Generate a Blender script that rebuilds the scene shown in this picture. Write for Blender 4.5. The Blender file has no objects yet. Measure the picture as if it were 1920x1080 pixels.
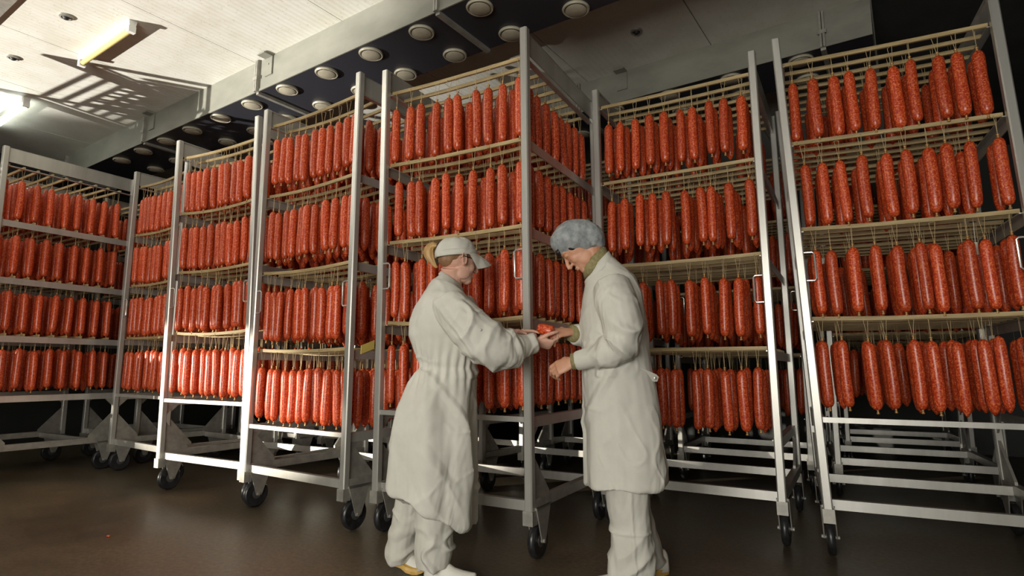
import bpy, bmesh, math, random
import numpy as np
from mathutils import Matrix, Vector
from mathutils.bvhtree import BVHTree

random.seed(7)
rng = np.random.RandomState(11)
SC = bpy.context.scene
COL = SC.collection

# ------------------------------------------------------------------ camera
FPX, PITCH, ROLL, CAMH = 1096.3, math.radians(7.819), math.radians(0.2157), 0.988
cam_d = bpy.data.cameras.new('camera')
cam_d.sensor_fit = 'HORIZONTAL'
cam_d.sensor_width = 36.0
cam_d.lens = FPX / 1920.0 * 36.0
cam_d.clip_start = 0.05
cam_d.clip_end = 200
cam = bpy.data.objects.new('camera', cam_d)
COL.objects.link(cam)
cam.matrix_world = Matrix.Translation((0, 0, CAMH)) @ Matrix.Rotation(math.pi / 2 + PITCH, 4, 'X') @ Matrix.Rotation(ROLL, 4, 'Z')
SC.camera = cam

# ------------------------------------------------------------------ world, lights, exposure
world = bpy.data.worlds.new('world')
SC.world = world
world.use_nodes = True
bg = world.node_tree.nodes['Background']
bg.inputs['Color'].default_value = (0.92, 0.94, 0.93, 1)
bg.inputs['Strength'].default_value = 0.06


def light(name, kind, loc, aim, energy, color=(1, 1, 1), **kw):
    d = bpy.data.lights.new(name, kind)
    d.energy = energy
    d.color = color
    for k, v in kw.items():
        setattr(d, k, v)
    o = bpy.data.objects.new(name, d)
    COL.objects.link(o)
    o.location = loc
    v = Vector(aim) - Vector(loc)
    o.rotation_euler = v.to_track_quat('-Z', 'Y').to_euler()
    return o


# added soft fill light behind the camera; no doorway stands there
light('front_fill', 'AREA', (-2.0, -2.6, 1.55), (0.3, 4.0, 1.75), 235, (1.0, 0.965, 0.88), shape='RECTANGLE', size=3.4, size_y=1.9)
# added spot as low sun from the left, squeezed flat at knee height
_s = light('low_sun', 'SPOT', (-15.8, -0.45, 1.55), (-2.9, 4.75, 0.72), 20000, (1.0, 0.92, 0.78), spot_size=math.radians(13), spot_blend=0.45, shadow_soft_size=0.04)
_s.scale = (1.0, 0.42, 1.0)
# added spot below floor level, standing in for sun reflected up onto the ceiling
light('ceiling_bounce_spot', 'SPOT', (-15.56, -0.72, -2.45), (-4.3, 3.8, 4.55), 24000, (1.0, 0.96, 0.88), spot_size=math.radians(21.5), spot_blend=0.45, shadow_soft_size=0.05)

vs = SC.view_settings
vs.view_transform = 'Standard'
vs.look = 'None'
vs.gamma = 1.0
vs.use_curve_mapping = False
vs.exposure = 0.0
try:
    SC.cycles.use_denoising = True
    SC.cycles.max_bounces = 6
except Exception:
    pass

# ------------------------------------------------------------------ pixel -> point helper (measuring the photograph)
def ray(u, v):
    a, b = (u - 960) / FPX, (v - 540) / FPX
    cr, sr = math.cos(ROLL), math.sin(ROLL)
    a, b = cr * a + sr * b, -sr * a + cr * b
    c, s = math.cos(PITCH), math.sin(PITCH)
    return np.array([a, c + s * b, s - c * b])


def at(u, v, y):
    d = ray(u, v)
    return np.array([0, 0, CAMH]) + d * (y / d[1])


def onz(u, v, z):
    d = ray(u, v)
    return np.array([0, 0, CAMH]) + d * ((z - CAMH) / d[2])


# room frame: A runs along the rack fronts and ducts, B runs away from the camera
TH = math.radians(-34.2)
DA = np.array([math.cos(TH), math.sin(TH)])
DB = np.array([-DA[1], DA[0]])


def rm(a, b, z=0.0):
    q = DA * a + DB * b
    return (q[0], q[1], z)


ROOM = Matrix.Rotation(TH, 4, 'Z')

# ------------------------------------------------------------------ materials
def new_mat(name, base=(0.5, 0.5, 0.5), rough=0.5, metal=0.0, spec=0.5):
    m = bpy.data.materials.new(name)
    m.use_nodes = True
    nt = m.node_tree
    b = nt.nodes['Principled BSDF']
    b.inputs['Base Color'].default_value = (*base, 1)
    b.inputs['Roughness'].default_value = rough
    b.inputs['Metallic'].default_value = metal
    b.inputs['Specular IOR Level'].default_value = spec
    return m, nt, b


def tex_noise(nt, scale, detail=4, rough=0.6, vec=None):
    n = nt.nodes.new('ShaderNodeTexNoise')
    n.inputs['Scale'].default_value = scale
    n.inputs['Detail'].default_value = detail
    n.inputs['Roughness'].default_value = rough
    if vec is not None:
        nt.links.new(vec, n.inputs['Vector'])
    return n


def coord(nt, scale=(1, 1, 1), kind='Object', rot=(0, 0, 0)):
    tc = nt.nodes.new('ShaderNodeTexCoord')
    mp = nt.nodes.new('ShaderNodeMapping')
    mp.inputs['Scale'].default_value = scale
    mp.inputs['Rotation'].default_value = rot
    nt.links.new(tc.outputs[kind], mp.inputs['Vector'])
    return mp.outputs['Vector']


def ramp(nt, fac, stops):
    r = nt.nodes.new('ShaderNodeValToRGB')
    el = r.color_ramp.elements
    while len(el) < len(stops):
        el.new(0.5)
    for e, (p, c) in zip(el, stops):
        e.position = p
        e.color = (*c, 1)
    nt.links.new(fac, r.inputs['Fac'])
    return r


def bump(nt, b, height, strength=0.3, dist=0.01):
    n = nt.nodes.new('ShaderNodeBump')
    n.inputs['Strength'].default_value = strength
    n.inputs['Distance'].default_value = dist
    nt.links.new(height, n.inputs['Height'])
    nt.links.new(n.outputs['Normal'], b.inputs['Normal'])


def two_tone(name, c1, c2, scale, rough=0.5, metal=0.0, lo=0.35, hi=0.65, bstr=0.0, bdist=0.005, vec_scale=(1, 1, 1), spec=0.5, detail=5):
    m, nt, b = new_mat(name, c1, rough, metal, spec)
    v = coord(nt, vec_scale)
    n = tex_noise(nt, scale, detail, 0.62, v)
    r = ramp(nt, n.outputs['Fac'], [(lo, c1), (hi, c2)])
    nt.links.new(r.outputs['Color'], b.inputs['Base Color'])
    if bstr:
        bump(nt, b, n.outputs['Fac'], bstr, bdist)
    return m


M = {}
M['steel'] = two_tone('brushed_steel', (0.46, 0.45, 0.41), (0.56, 0.55, 0.51), 9, 0.34, 0.55, vec_scale=(1, 1, 0.12), bstr=0.05, bdist=0.002)
M['steel_dull'] = two_tone('dull_steel', (0.30, 0.29, 0.26), (0.42, 0.40, 0.35), 14, 0.45, 0.45)
M['wire'] = new_mat('bright_wire', (0.72, 0.71, 0.67), 0.25, 0.7)[0]
M['rubber'] = two_tone('black_rubber', (0.012, 0.012, 0.013), (0.03, 0.03, 0.032), 30, 0.32)
M['hub'] = new_mat('wheel_hub', (0.10, 0.10, 0.10), 0.4, 0.4)[0]
M['wood'] = two_tone('smoked_wood', (0.27, 0.19, 0.08), (0.50, 0.38, 0.19), 7, 0.6, vec_scale=(0.5, 6, 6), bstr=0.1, bdist=0.002)
M['string'] = new_mat('beige_string', (0.50, 0.38, 0.20), 0.8)[0]
M['clip'] = new_mat('tie_end', (0.42, 0.24, 0.09), 0.25, 0.3)[0]


def sausage_mat(name, dark, mid, lite):
    m, nt, b = new_mat(name, mid, 0.34, 0.0, 0.42)
    v = coord(nt)
    n1 = tex_noise(nt, 120, 3, 0.75, v)
    r = ramp(nt, n1.outputs['Fac'], [(0.36, dark), (0.50, mid), (0.66, lite)])
    oi = nt.nodes.new('ShaderNodeObjectInfo')
    hs = nt.nodes.new('ShaderNodeHueSaturation')
    mr = nt.nodes.new('ShaderNodeMapRange')
    mr.inputs['To Min'].default_value = 0.82
    mr.inputs['To Max'].default_value = 1.15
    nt.links.new(oi.outputs['Random'], mr.inputs['Value'])
    nt.links.new(mr.outputs['Result'], hs.inputs['Value'])
    nt.links.new(r.outputs['Color'], hs.inputs['Color'])
    nt.links.new(hs.outputs['Color'], b.inputs['Base Color'])
    b.inputs['Coat Weight'].default_value = 0.25
    b.inputs['Coat Roughness'].default_value = 0.18
    bump(nt, b, n1.outputs['Fac'], 0.25, 0.002)
    return m


M['sausage'] = sausage_mat('red_sausage', (0.32, 0.020, 0.006), (0.55, 0.056, 0.015), (0.86, 0.24, 0.075))
M['coat'] = two_tone('white_cotton', (0.56, 0.545, 0.485), (0.64, 0.625, 0.56), 5, 0.85, bstr=0.08, bdist=0.004, spec=0.2)
M['trouser'] = two_tone('white_twill', (0.54, 0.525, 0.465), (0.62, 0.605, 0.54), 7, 0.85, bstr=0.08, bdist=0.004, spec=0.2)
for _k in ('coat', 'trouser'):
    nt = M[_k].node_tree
    b = nt.nodes['Principled BSDF']
    v = coord(nt, (1.0, 1.0, 0.45), rot=(0.2, 0.35, 0.3))
    n = tex_noise(nt, 3.6, 2, 0.45, v)
    n.inputs['Distortion'].default_value = 1.6
    bump(nt, b, n.outputs['Fac'], 0.8, 0.05)
M['shoe'] = new_mat('white_leather', (0.72, 0.70, 0.62), 0.5)[0]
M['sole'] = two_tone('amber_rubber_sole', (0.50, 0.26, 0.05), (0.72, 0.48, 0.14), 16, 0.5)
M['skin_w'] = two_tone('fair_skin', (0.62, 0.34, 0.25), (0.70, 0.43, 0.33), 9, 0.5)
M['skin_m'] = two_tone('tanned_skin', (0.55, 0.26, 0.15), (0.62, 0.33, 0.22), 9, 0.5)
M['hair'] = two_tone('blond_hair', (0.30, 0.15, 0.05), (0.62, 0.39, 0.15), 30, 0.45, vec_scale=(1, 1, 0.12), bstr=0.4, bdist=0.006)
M['hair_under'] = two_tone('brownish_hair', (0.20, 0.105, 0.05), (0.34, 0.19, 0.10), 30, 0.5, vec_scale=(1, 1, 0.2), bstr=0.3, bdist=0.005)
M['hair_dark'] = new_mat('dark_hair', (0.012, 0.011, 0.011), 0.4)[0]
M['black'] = new_mat('black_plastic', (0.012, 0.012, 0.014), 0.3)[0]
M['olive'] = two_tone('olive_knit', (0.20, 0.17, 0.07), (0.30, 0.26, 0.13), 60, 0.9, vec_scale=(1, 1, 1), bstr=0.4, bdist=0.003)
M['net'] = two_tone('grey_hairnet', (0.17, 0.19, 0.20), (0.42, 0.44, 0.44), 26, 0.85, lo=0.3, hi=0.75, bstr=0.7, bdist=0.006, detail=8)
M['net_band'] = new_mat('pale_hairnet_band', (0.62, 0.63, 0.62), 0.85)[0]
M['button'] = new_mat('button', (0.40, 0.40, 0.38), 0.4)[0]
M['lens'] = new_mat('spectacle_lens', (0.9, 0.93, 0.95), 0.05)[0]
M['lens'].node_tree.nodes['Principled BSDF'].inputs['Transmission Weight'].default_value = 0.9
M['tag_y'] = new_mat('yellow_tag', (0.72, 0.58, 0.14), 0.7)[0]
M['tag_w'] = new_mat('white_tag', (0.75, 0.74, 0.62), 0.7)[0]
M['brass'] = two_tone('cream_air_valve', (0.38, 0.35, 0.26), (0.48, 0.44, 0.34), 12, 0.45)
M['duct'] = two_tone('galvanised_sheet', (0.20, 0.20, 0.165), (0.26, 0.255, 0.215), 5, 0.5, 0.05, vec_scale=(0.5, 1, 1))
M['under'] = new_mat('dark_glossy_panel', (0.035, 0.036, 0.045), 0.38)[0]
M['lamp_body'] = new_mat('lamp_white', (0.75, 0.74, 0.70), 0.4)[0]
M['tube_off'] = new_mat('yellowed_tube', (0.62, 0.50, 0.20), 0.3)[0]
M['tube_on'] = new_mat('lit_tube', (1, 1, 1), 0.4)[0]
_b = M['tube_on'].node_tree.nodes['Principled BSDF']
_b.inputs['Emission Color'].default_value = (0.93, 1.0, 0.90, 1)
_b.inputs['Emission Strength'].default_value = 14
M['dark'] = new_mat('dark_recess', (0.02, 0.02, 0.02), 0.6)[0]
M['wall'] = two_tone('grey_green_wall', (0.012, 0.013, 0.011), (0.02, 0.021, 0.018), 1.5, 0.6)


def ceiling_mat():
    m, nt, b = new_mat('ribbed_ceiling_panel', (0.70, 0.69, 0.63), 0.5)
    v = coord(nt)
    sep = nt.nodes.new('ShaderNodeSeparateXYZ')
    nt.links.new(v, sep.inputs['Vector'])
    w = nt.nodes.new('ShaderNodeTexWave')
    w.wave_type = 'BANDS'
    w.bands_direction = 'X'
    w.inputs['Scale'].default_value = 6.0
    nt.links.new(v, w.inputs['Vector'])
    n = tex_noise(nt, 4, 5, 0.6, v)
    r = ramp(nt, n.outputs['Fac'], [(0.35, (0.64, 0.62, 0.54)), (0.6, (0.71, 0.70, 0.64))])
    vor = nt.nodes.new('ShaderNodeTexVoronoi')
    vor.inputs['Scale'].default_value = 26
    nt.links.new(v, vor.inputs['Vector'])
    sp = ramp(nt, vor.outputs['Distance'], [(0.10, (0.55, 0.5, 0.4)), (0.17, (1, 1, 1))])
    mx = nt.nodes.new('ShaderNodeMix')
    mx.data_type = 'RGBA'
    mx.blend_type = 'MULTIPLY'
    mx.inputs[0].default_value = 0.5
    nt.links.new(r.outputs['Color'], mx.inputs[6])
    nt.links.new(sp.outputs['Color'], mx.inputs[7])
    nt.links.new(mx.outputs[2], b.inputs['Base Color'])
    bump(nt, b, w.outputs['Fac'], 0.25, 0.004)
    return m


M['ceiling'] = ceiling_mat()
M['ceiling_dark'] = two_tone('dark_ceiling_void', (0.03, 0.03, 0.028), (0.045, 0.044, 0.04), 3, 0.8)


def floor_mat():
    m, nt, b = new_mat('worn_concrete_floor', (0.09, 0.075, 0.06), 0.4, 0.0, 0.5)
    v = coord(nt)
    n1 = tex_noise(nt, 0.9, 6, 0.65, v)
    n2 = tex_noise(nt, 40, 4, 0.7, v)
    r1 = ramp(nt, n1.outputs['Fac'], [(0.32, (0.060, 0.053, 0.036)), (0.50, (0.098, 0.080, 0.051)), (0.68, (0.155, 0.117, 0.072))])
    r2 = ramp(nt, n2.outputs['Fac'], [(0.32, (0.55, 0.56, 0.55)), (0.68, (1.25, 1.2, 1.15))])
    mx = nt.nodes.new('ShaderNodeMix')
    mx.data_type = 'RGBA'
    mx.blend_type = 'MULTIPLY'
    mx.inputs[0].default_value = 1.0
    nt.links.new(r1.outputs['Color'], mx.inputs[6])
    nt.links.new(r2.outputs['Color'], mx.inputs[7])
    nt.links.new(mx.outputs[2], b.inputs['Base Color'])
    rr = ramp(nt, n1.outputs['Fac'], [(0.3, (0.30, 0.30, 0.30)), (0.7, (0.50, 0.50, 0.50))])
    nt.links.new(rr.outputs['Color'], b.inputs['Roughness'])
    bump(nt, b, n2.outputs['Fac'], 0.12, 0.004)
    return m


M['floor'] = floor_mat()

# ------------------------------------------------------------------ mesh helpers
class MB:
    def __init__(self):
        self.v, self.f = [], []

    def add(self, vs_, fs_):
        o = len(self.v)
        self.v += [tuple(float(c) for c in p) for p in vs_]
        self.f += [tuple(i + o for i in f) for f in fs_]
        return self

    def box(self, x0, x1, y0, y1, z0, z1):
        v = [(x0, y0, z0), (x1, y0, z0), (x1, y1, z0), (x0, y1, z0), (x0, y0, z1), (x1, y0, z1), (x1, y1, z1), (x0, y1, z1)]
        return self.add(v, [(0, 3, 2, 1), (4, 5, 6, 7), (0, 1, 5, 4), (1, 2, 6, 5), (2, 3, 7, 6), (3, 0, 4, 7)])

    def prism(self, poly, axis, t0, t1):
        """poly: 2-D outline in the two other axes (in x,y,z order), extruded along axis"""
        n = len(poly)
        vs_ = []
        for t in (t0, t1):
            for a, b in poly:
                p = [a, b]
                p.insert(axis, t)
                vs_.append(p)
        fs_ = [tuple(range(n - 1, -1, -1)), tuple(range(n, 2 * n))] + [(i, (i + 1) % n, n + (i + 1) % n, n + i) for i in range(n)]
        return self.add(vs_, fs_)

    def rings(self, rings, caps=True, closed=False):
        n = len(rings[0])
        vs_ = [p for r in rings for p in r]
        fs_ = []
        k = len(rings)
        for j in range(k if closed else k - 1):
            a, b = j * n, ((j + 1) % k) * n
            fs_ += [(a + i, a + (i + 1) % n, b + (i + 1) % n, b + i) for i in range(n)]
        if caps and not closed:
            fs_ += [tuple(range(n - 1, -1, -1)), tuple((k - 1) * n + i for i in range(n))]
        return self.add(vs_, fs_)

    def tube(self, pts, rad, n=10, caps=True, flat=None, up=(0.13, 0.31, 0.94)):
        pts = [np.array(p, float) for p in pts]
        if not hasattr(rad, '__len__'):
            rad = [rad] * len(pts)
        rr = []
        u0 = np.array(up, float)
        for i, p in enumerate(pts):
            t = pts[min(i + 1, len(pts) - 1)] - pts[max(i - 1, 0)]
            t = t / (np.linalg.norm(t) + 1e-12)
            s = np.cross(t, u0)
            if np.linalg.norm(s) < 1e-4:
                s = np.cross(t, (1, 0, 0))
            s /= np.linalg.norm(s)
            w = np.cross(s, t)
            u0 = w
            fl = 1.0 if flat is None else flat
            rr.append([p + rad[i] * (math.cos(a) * s + fl * math.sin(a) * w) for a in [2 * math.pi * k / n for k in range(n)]])
        return self.rings(rr, caps)

    def ell(self, c, r, R=None, nu=16, nv=10):
        c = np.array(c, float)
        R = np.eye(3) if R is None else np.array(R)
        rr = []
        top = c + R @ np.array([0, 0, r[2]])
        bot = c + R @ np.array([0, 0, -r[2]])
        vs_ = [bot]
        for j in range(1, nv):
            ph = -math.pi / 2 + math.pi * j / nv
            for i in range(nu):
                a = 2 * math.pi * i / nu
                vs_.append(c + R @ np.array([r[0] * math.cos(ph) * math.cos(a), r[1] * math.cos(ph) * math.sin(a), r[2] * math.sin(ph)]))
        vs_.append(top)
        fs_ = [(0, 1 + (i + 1) % nu, 1 + i) for i in range(nu)]
        for j in range(nv - 2):
            a, b = 1 + j * nu, 1 + (j + 1) * nu
            fs_ += [(a + i, a + (i + 1) % nu, b + (i + 1) % nu, b + i) for i in range(nu)]
        L = len(vs_) - 1
        a = 1 + (nv - 2) * nu
        fs_ += [(L, a + i, a + (i + 1) % nu) for i in range(nu)]
        return self.add(vs_, fs_)

    def revolve(self, prof, n=12, axis='z', c=(0, 0, 0)):
        rr = []
        for r, h in prof:
            ring = []
            for k in range(n):
                a = 2 * math.pi * k / n
                p = (r * math.cos(a), r * math.sin(a), h)
                if axis == 'x':
                    p = (h, r * math.cos(a), r * math.sin(a))
                if axis == 'y':
                    p = (r * math.sin(a), h, r * math.cos(a))
                ring.append((p[0] + c[0], p[1] + c[1], p[2] + c[2]))
            rr.append(ring)
        return self.rings(rr)

    def map(self, fn):
        self.v = [tuple(fn(np.array(p))) for p in self.v]
        return self

    def mesh(self, name, mat, smooth=False):
        me = bpy.data.meshes.new(name)
        me.from_pydata(self.v, [], self.f)
        me.update()
        if mat is not None:
            me.materials.append(mat)
        if smooth:
            me.polygons.foreach_set('use_smooth', [True] * len(me.polygons))
        return me

    def obj(self, name, mat, parent=None, smooth=False, world=None):
        return link(name, self.mesh(name, mat, smooth), parent, world)


def world_of(o):
    if o.parent is None:
        return o.matrix_world.copy()
    return world_of(o.parent) @ o.matrix_parent_inverse @ o.matrix_basis


def link(name, me, parent=None, world=None):
    o = bpy.data.objects.new(name, me)
    COL.objects.link(o)
    if parent is not None:
        o.parent = parent
    if world is not None:
        if parent is None:
            o.matrix_world = world
        else:
            o.matrix_parent_inverse = world_of(parent).inverted()
            o.matrix_basis = world
    return o


def tag(o, label=None, cat=None, group=None, kind=None):
    if label:
        o['label'] = label
    if cat:
        o['category'] = cat
    if group:
        o['group'] = group
    if kind:
        o['kind'] = kind
    return o


def empty(name, mat=None):
    o = bpy.data.objects.new(name, None)
    o.empty_display_size = 0.1
    COL.objects.link(o)
    if mat is not None:
        o.matrix_world = mat
    return o


def auto_smooth(o, deg=40):
    me = o.data
    me.polygons.foreach_set('use_smooth', [True] * len(me.polygons))
    try:
        me.set_sharp_from_angle(angle=math.radians(deg))
    except Exception:
        pass
    return o


ORD = ['first', 'second', 'third', 'fourth', 'fifth', 'sixth', 'seventh', 'eighth', 'ninth', 'tenth', 'eleventh', 'twelfth']
TIER = ['top tier', 'second tier', 'third tier', 'bottom tier']

# ------------------------------------------------------------------ the room
ZC, ZD = 3.68, 3.40
fl = MB().box(-8.2, 4.2, -3.0, 0.4, -0.2, 0.0).box(-9.4, 4.2, 0.4, 9.0, -0.2, 0.0).obj('floor', M['floor'], world=ROOM)
tag(fl, 'dark worn concrete floor with a dull wet sheen', kind='structure')
for nm, b_, lab in (('wall_left', (-9.6, -9.4, 0.4, 9.2, 0, ZC + 0.2), 'dark wall beyond the leftmost rack'), ('wall_back', (-9.4, 4.2, 9.0, 9.2, 0, ZC + 0.2), 'dark grey wall far behind the racks'),
                    ('wall_right', (2.3, 2.5, -3.0, 9.0, 0, ZC + 0.2), 'dark grey green wall beyond the rightmost rack')):
    o = MB().box(*b_).obj(nm, M['wall'], world=ROOM)
    tag(o, lab, kind='structure')
wp = MB()
wp.box(2.27, 2.3, 1.2, 6.4, 0.0, 2.9)
o = wp.obj('trim_1', M['duct'], world=ROOM)
tag(o, 'pale sheet panel on the right hand wall', kind='structure')
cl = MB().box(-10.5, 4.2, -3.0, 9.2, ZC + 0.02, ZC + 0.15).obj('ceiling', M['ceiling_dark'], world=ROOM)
tag(cl, 'ribbed white panel ceiling', kind='structure')
a = -4.65
edges = []
k0 = -5
PW = 1.15
for k in range(-5, 4):
    a0 = -4.65 + k * PW
    a1 = a0 + PW
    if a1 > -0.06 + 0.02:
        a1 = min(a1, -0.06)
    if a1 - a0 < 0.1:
        continue
    p = MB().box(a0 + 0.004, a1 - 0.004, -3.0, 9.0, ZC, ZC + 0.02)
    p.obj('ceiling_panel', M['ceiling'], cl, world=ROOM)


def duct(a0, a1, b0, b1, label, valves, flanges, brackets, valve_rows):
    r = empty('ventilation_duct', ROOM @ Matrix.Translation((a0, b0, ZD)))
    tag(r, label, 'duct', 'sheet metal ducts under the ceiling')
    cuts = sorted([a0] + [f for f in flanges if a0 < f < a1] + [a1])
    for c0, c1 in zip(cuts[:-1], cuts[1:]):
        t = 0.012
        s = MB()
        s.box(c0 + 0.002, c1 - 0.002, b0, b0 + t, ZD, ZC)
        s.box(c0 + 0.002, c1 - 0.002, b1 - t, b1, ZD, ZC)
        s.box(c0 + 0.002, c0 + 0.002 + t, b0 + t, b1 - t, ZD, ZC)
        s.box(c1 - 0.002 - t, c1 - 0.002, b0 + t, b1 - t, ZD, ZC)
        s.obj('duct_section', M['duct'], r, world=ROOM)
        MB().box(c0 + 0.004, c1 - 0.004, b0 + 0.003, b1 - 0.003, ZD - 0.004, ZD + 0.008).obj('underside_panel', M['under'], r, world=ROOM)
        MB().box(c0 + 0.002, c1 - 0.002, b0 - 0.006, b0 + 0.004, ZD - 0.008, ZD + 0.012).obj('edge_strip', M['duct'], r, world=ROOM)
    for f in flanges:
        if a0 < f < a1:
            m = MB()
            m.box(f - 0.018, f - 0.003, b0 - 0.03, b0 + 0.002, ZD - 0.012, ZC - 0.005)
            m.box(f + 0.003, f + 0.018, b0 - 0.03, b0 + 0.002, ZD - 0.012, ZC - 0.005)
            m.box(f - 0.03, f + 0.03, b0 - 0.036, b0 - 0.03, ZD + 0.09, ZD + 0.12)
            m.box(f - 0.018, f + 0.018, b0, b1, ZD - 0.03, ZD - 0.004)
            m.obj('flange', M['steel_dull'], r, world=ROOM)
    for q in brackets:
        m = MB()
        m.box(q - 0.05, q + 0.05, b0 - 0.012, b0 - 0.002, ZC - 0.18, ZC - 0.02)
        m.box(q - 0.05, q + 0.05, b0 - 0.09, b0 - 0.002, ZC - 0.02, ZC - 0.008)
        h = m.obj('hanger_bracket', M['duct'], r, world=ROOM)
        MB().revolve([(0.006, 0), (0.006, -0.008)], 8, 'y', (q, b0 - 0.012, ZC - 0.08)).obj('bolt', M['steel_dull'], h, world=ROOM)
    for row in valve_rows:
        for av in valves:
            if a0 + 0.1 < av < a1 - 0.1:
                m = MB()
                m.revolve([(0.050, ZD), (0.088, ZD - 0.002), (0.094, ZD - 0.014), (0.088, ZD - 0.024), (0.080, ZD - 0.024), (0.074, ZD - 0.012), (0.05, ZD - 0.010)], 28, 'z', (av, row, 0))
                vv = auto_smooth(m.obj('air_valve', M['brass'], r, world=ROOM), 50)
                d = MB()
                d.revolve([(0.02, ZD - 0.008), (0.070, ZD - 0.022), (0.071, ZD - 0.027), (0.055, ZD - 0.033), (0.001, ZD - 0.036)], 28, 'z', (av, row, 0))
                auto_smooth(d.obj('valve_disc', M['brass'], vv, world=ROOM), 40)
    return r


V1 = [-1.70 - 0.527 * k for k in range(12)]
duct(-10.2, 1.4, 2.765, 3.345, 'long galvanised duct with a dark underside and two rows of round air valves', V1,
     [-0.41, -2.5, -4.6, -6.69, -8.8], [-4.44, -6.54, -2.30], (2.88, 3.255))
duct(-9.0, -0.06, 4.72, 5.30, 'shorter grey duct above the racks on the right, ending in mid air', [-0.55 - 0.527 * k for k in range(14)],
     [-0.38, -2.44, -4.5, -6.6], [-2.0, -1.72 - 1.1, -4.3], (4.83, 5.19))
o = MB().box(-9.5, 0.5, 0.5, 1.236, ZC - 0.03, ZC).obj('trim_2', M['steel_dull'], world=ROOM)
tag(o, 'grey strip at the top left corner of the ceiling', kind='structure')


def lamp(a0, a1, b, label, on):
    r = empty('fluorescent_lamp', ROOM @ Matrix.Translation((a0, b, ZC)))
    tag(r, label, 'lamp', 'fluorescent ceiling lamps')
    h = MB()
    h.prism([(b - 0.030, ZC), (b + 0.030, ZC), (b + 0.022, ZC - 0.045), (b - 0.022, ZC - 0.045)], 0, a0, a1)
    h.obj('housing', M['lamp_body'], r, world=ROOM)
    for e, s in ((a0, 1), (a1, -1)):
        MB().box(min(e, e + s * 0.04), max(e, e + s * 0.04), b - 0.026, b + 0.026, ZC - 0.095, ZC - 0.045).obj('end_cap', M['lamp_body'], r, world=ROOM)
    t = MB()
    t.tube([(a0 + 0.04, b, ZC - 0.070), (a1 - 0.04, b, ZC - 0.070)], 0.020 if not on else 0.03, 16)
    auto_smooth(t.obj('tube', M['tube_on'] if on else M['tube_off'], r, world=ROOM))
    return r


lamp(-5.83, -4.86, 1.85, 'unlit fluorescent lamp with a yellowed tube on the white ceiling', False)
lamp(-8.35, -7.20, 1.87, 'lit fluorescent lamp at the left edge of the ceiling', True)
for (ca, cb, lab) in ((-5.228, 1.531, 'small dark round ceiling outlet above the unlit lamp'), (-6.335, 1.516, 'small dark round ceiling outlet near the left edge'),
                      (-1.64, 4.178, 'small dark round ceiling outlet between the two ducts')):
    r = empty('ceiling_outlet', ROOM @ Matrix.Translation((ca, cb, ZC)))
    tag(r, lab, 'ceiling outlet', 'round ceiling outlets')
    auto_smooth(MB().revolve([(0.030, ZC), (0.048, ZC), (0.046, ZC - 0.012), (0.032, ZC - 0.016), (0.030, ZC - 0.004)], 20, 'z', (ca, cb, 0)).obj('rim', M['steel_dull'], r, world=ROOM))
    auto_smooth(MB().revolve([(0.001, ZC - 0.03), (0.014, ZC - 0.028), (0.030, ZC - 0.008), (0.030, ZC)], 16, 'z', (ca, cb, 0)).obj('core', M['dark'], r, world=ROOM))

# ------------------------------------------------------------------ racks
RW, RD, ZT, ZB = 1.039, 1.097, 2.953, 0.186
SHELF = {'X': [2.80, 2.30, 1.785, 1.27], 'Y': [2.83, 2.27, 1.68, 1.112]}
LOWBAR = {'X': 0.745, 'Y': 0.60}
PS = 0.046                                   # post section


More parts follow.
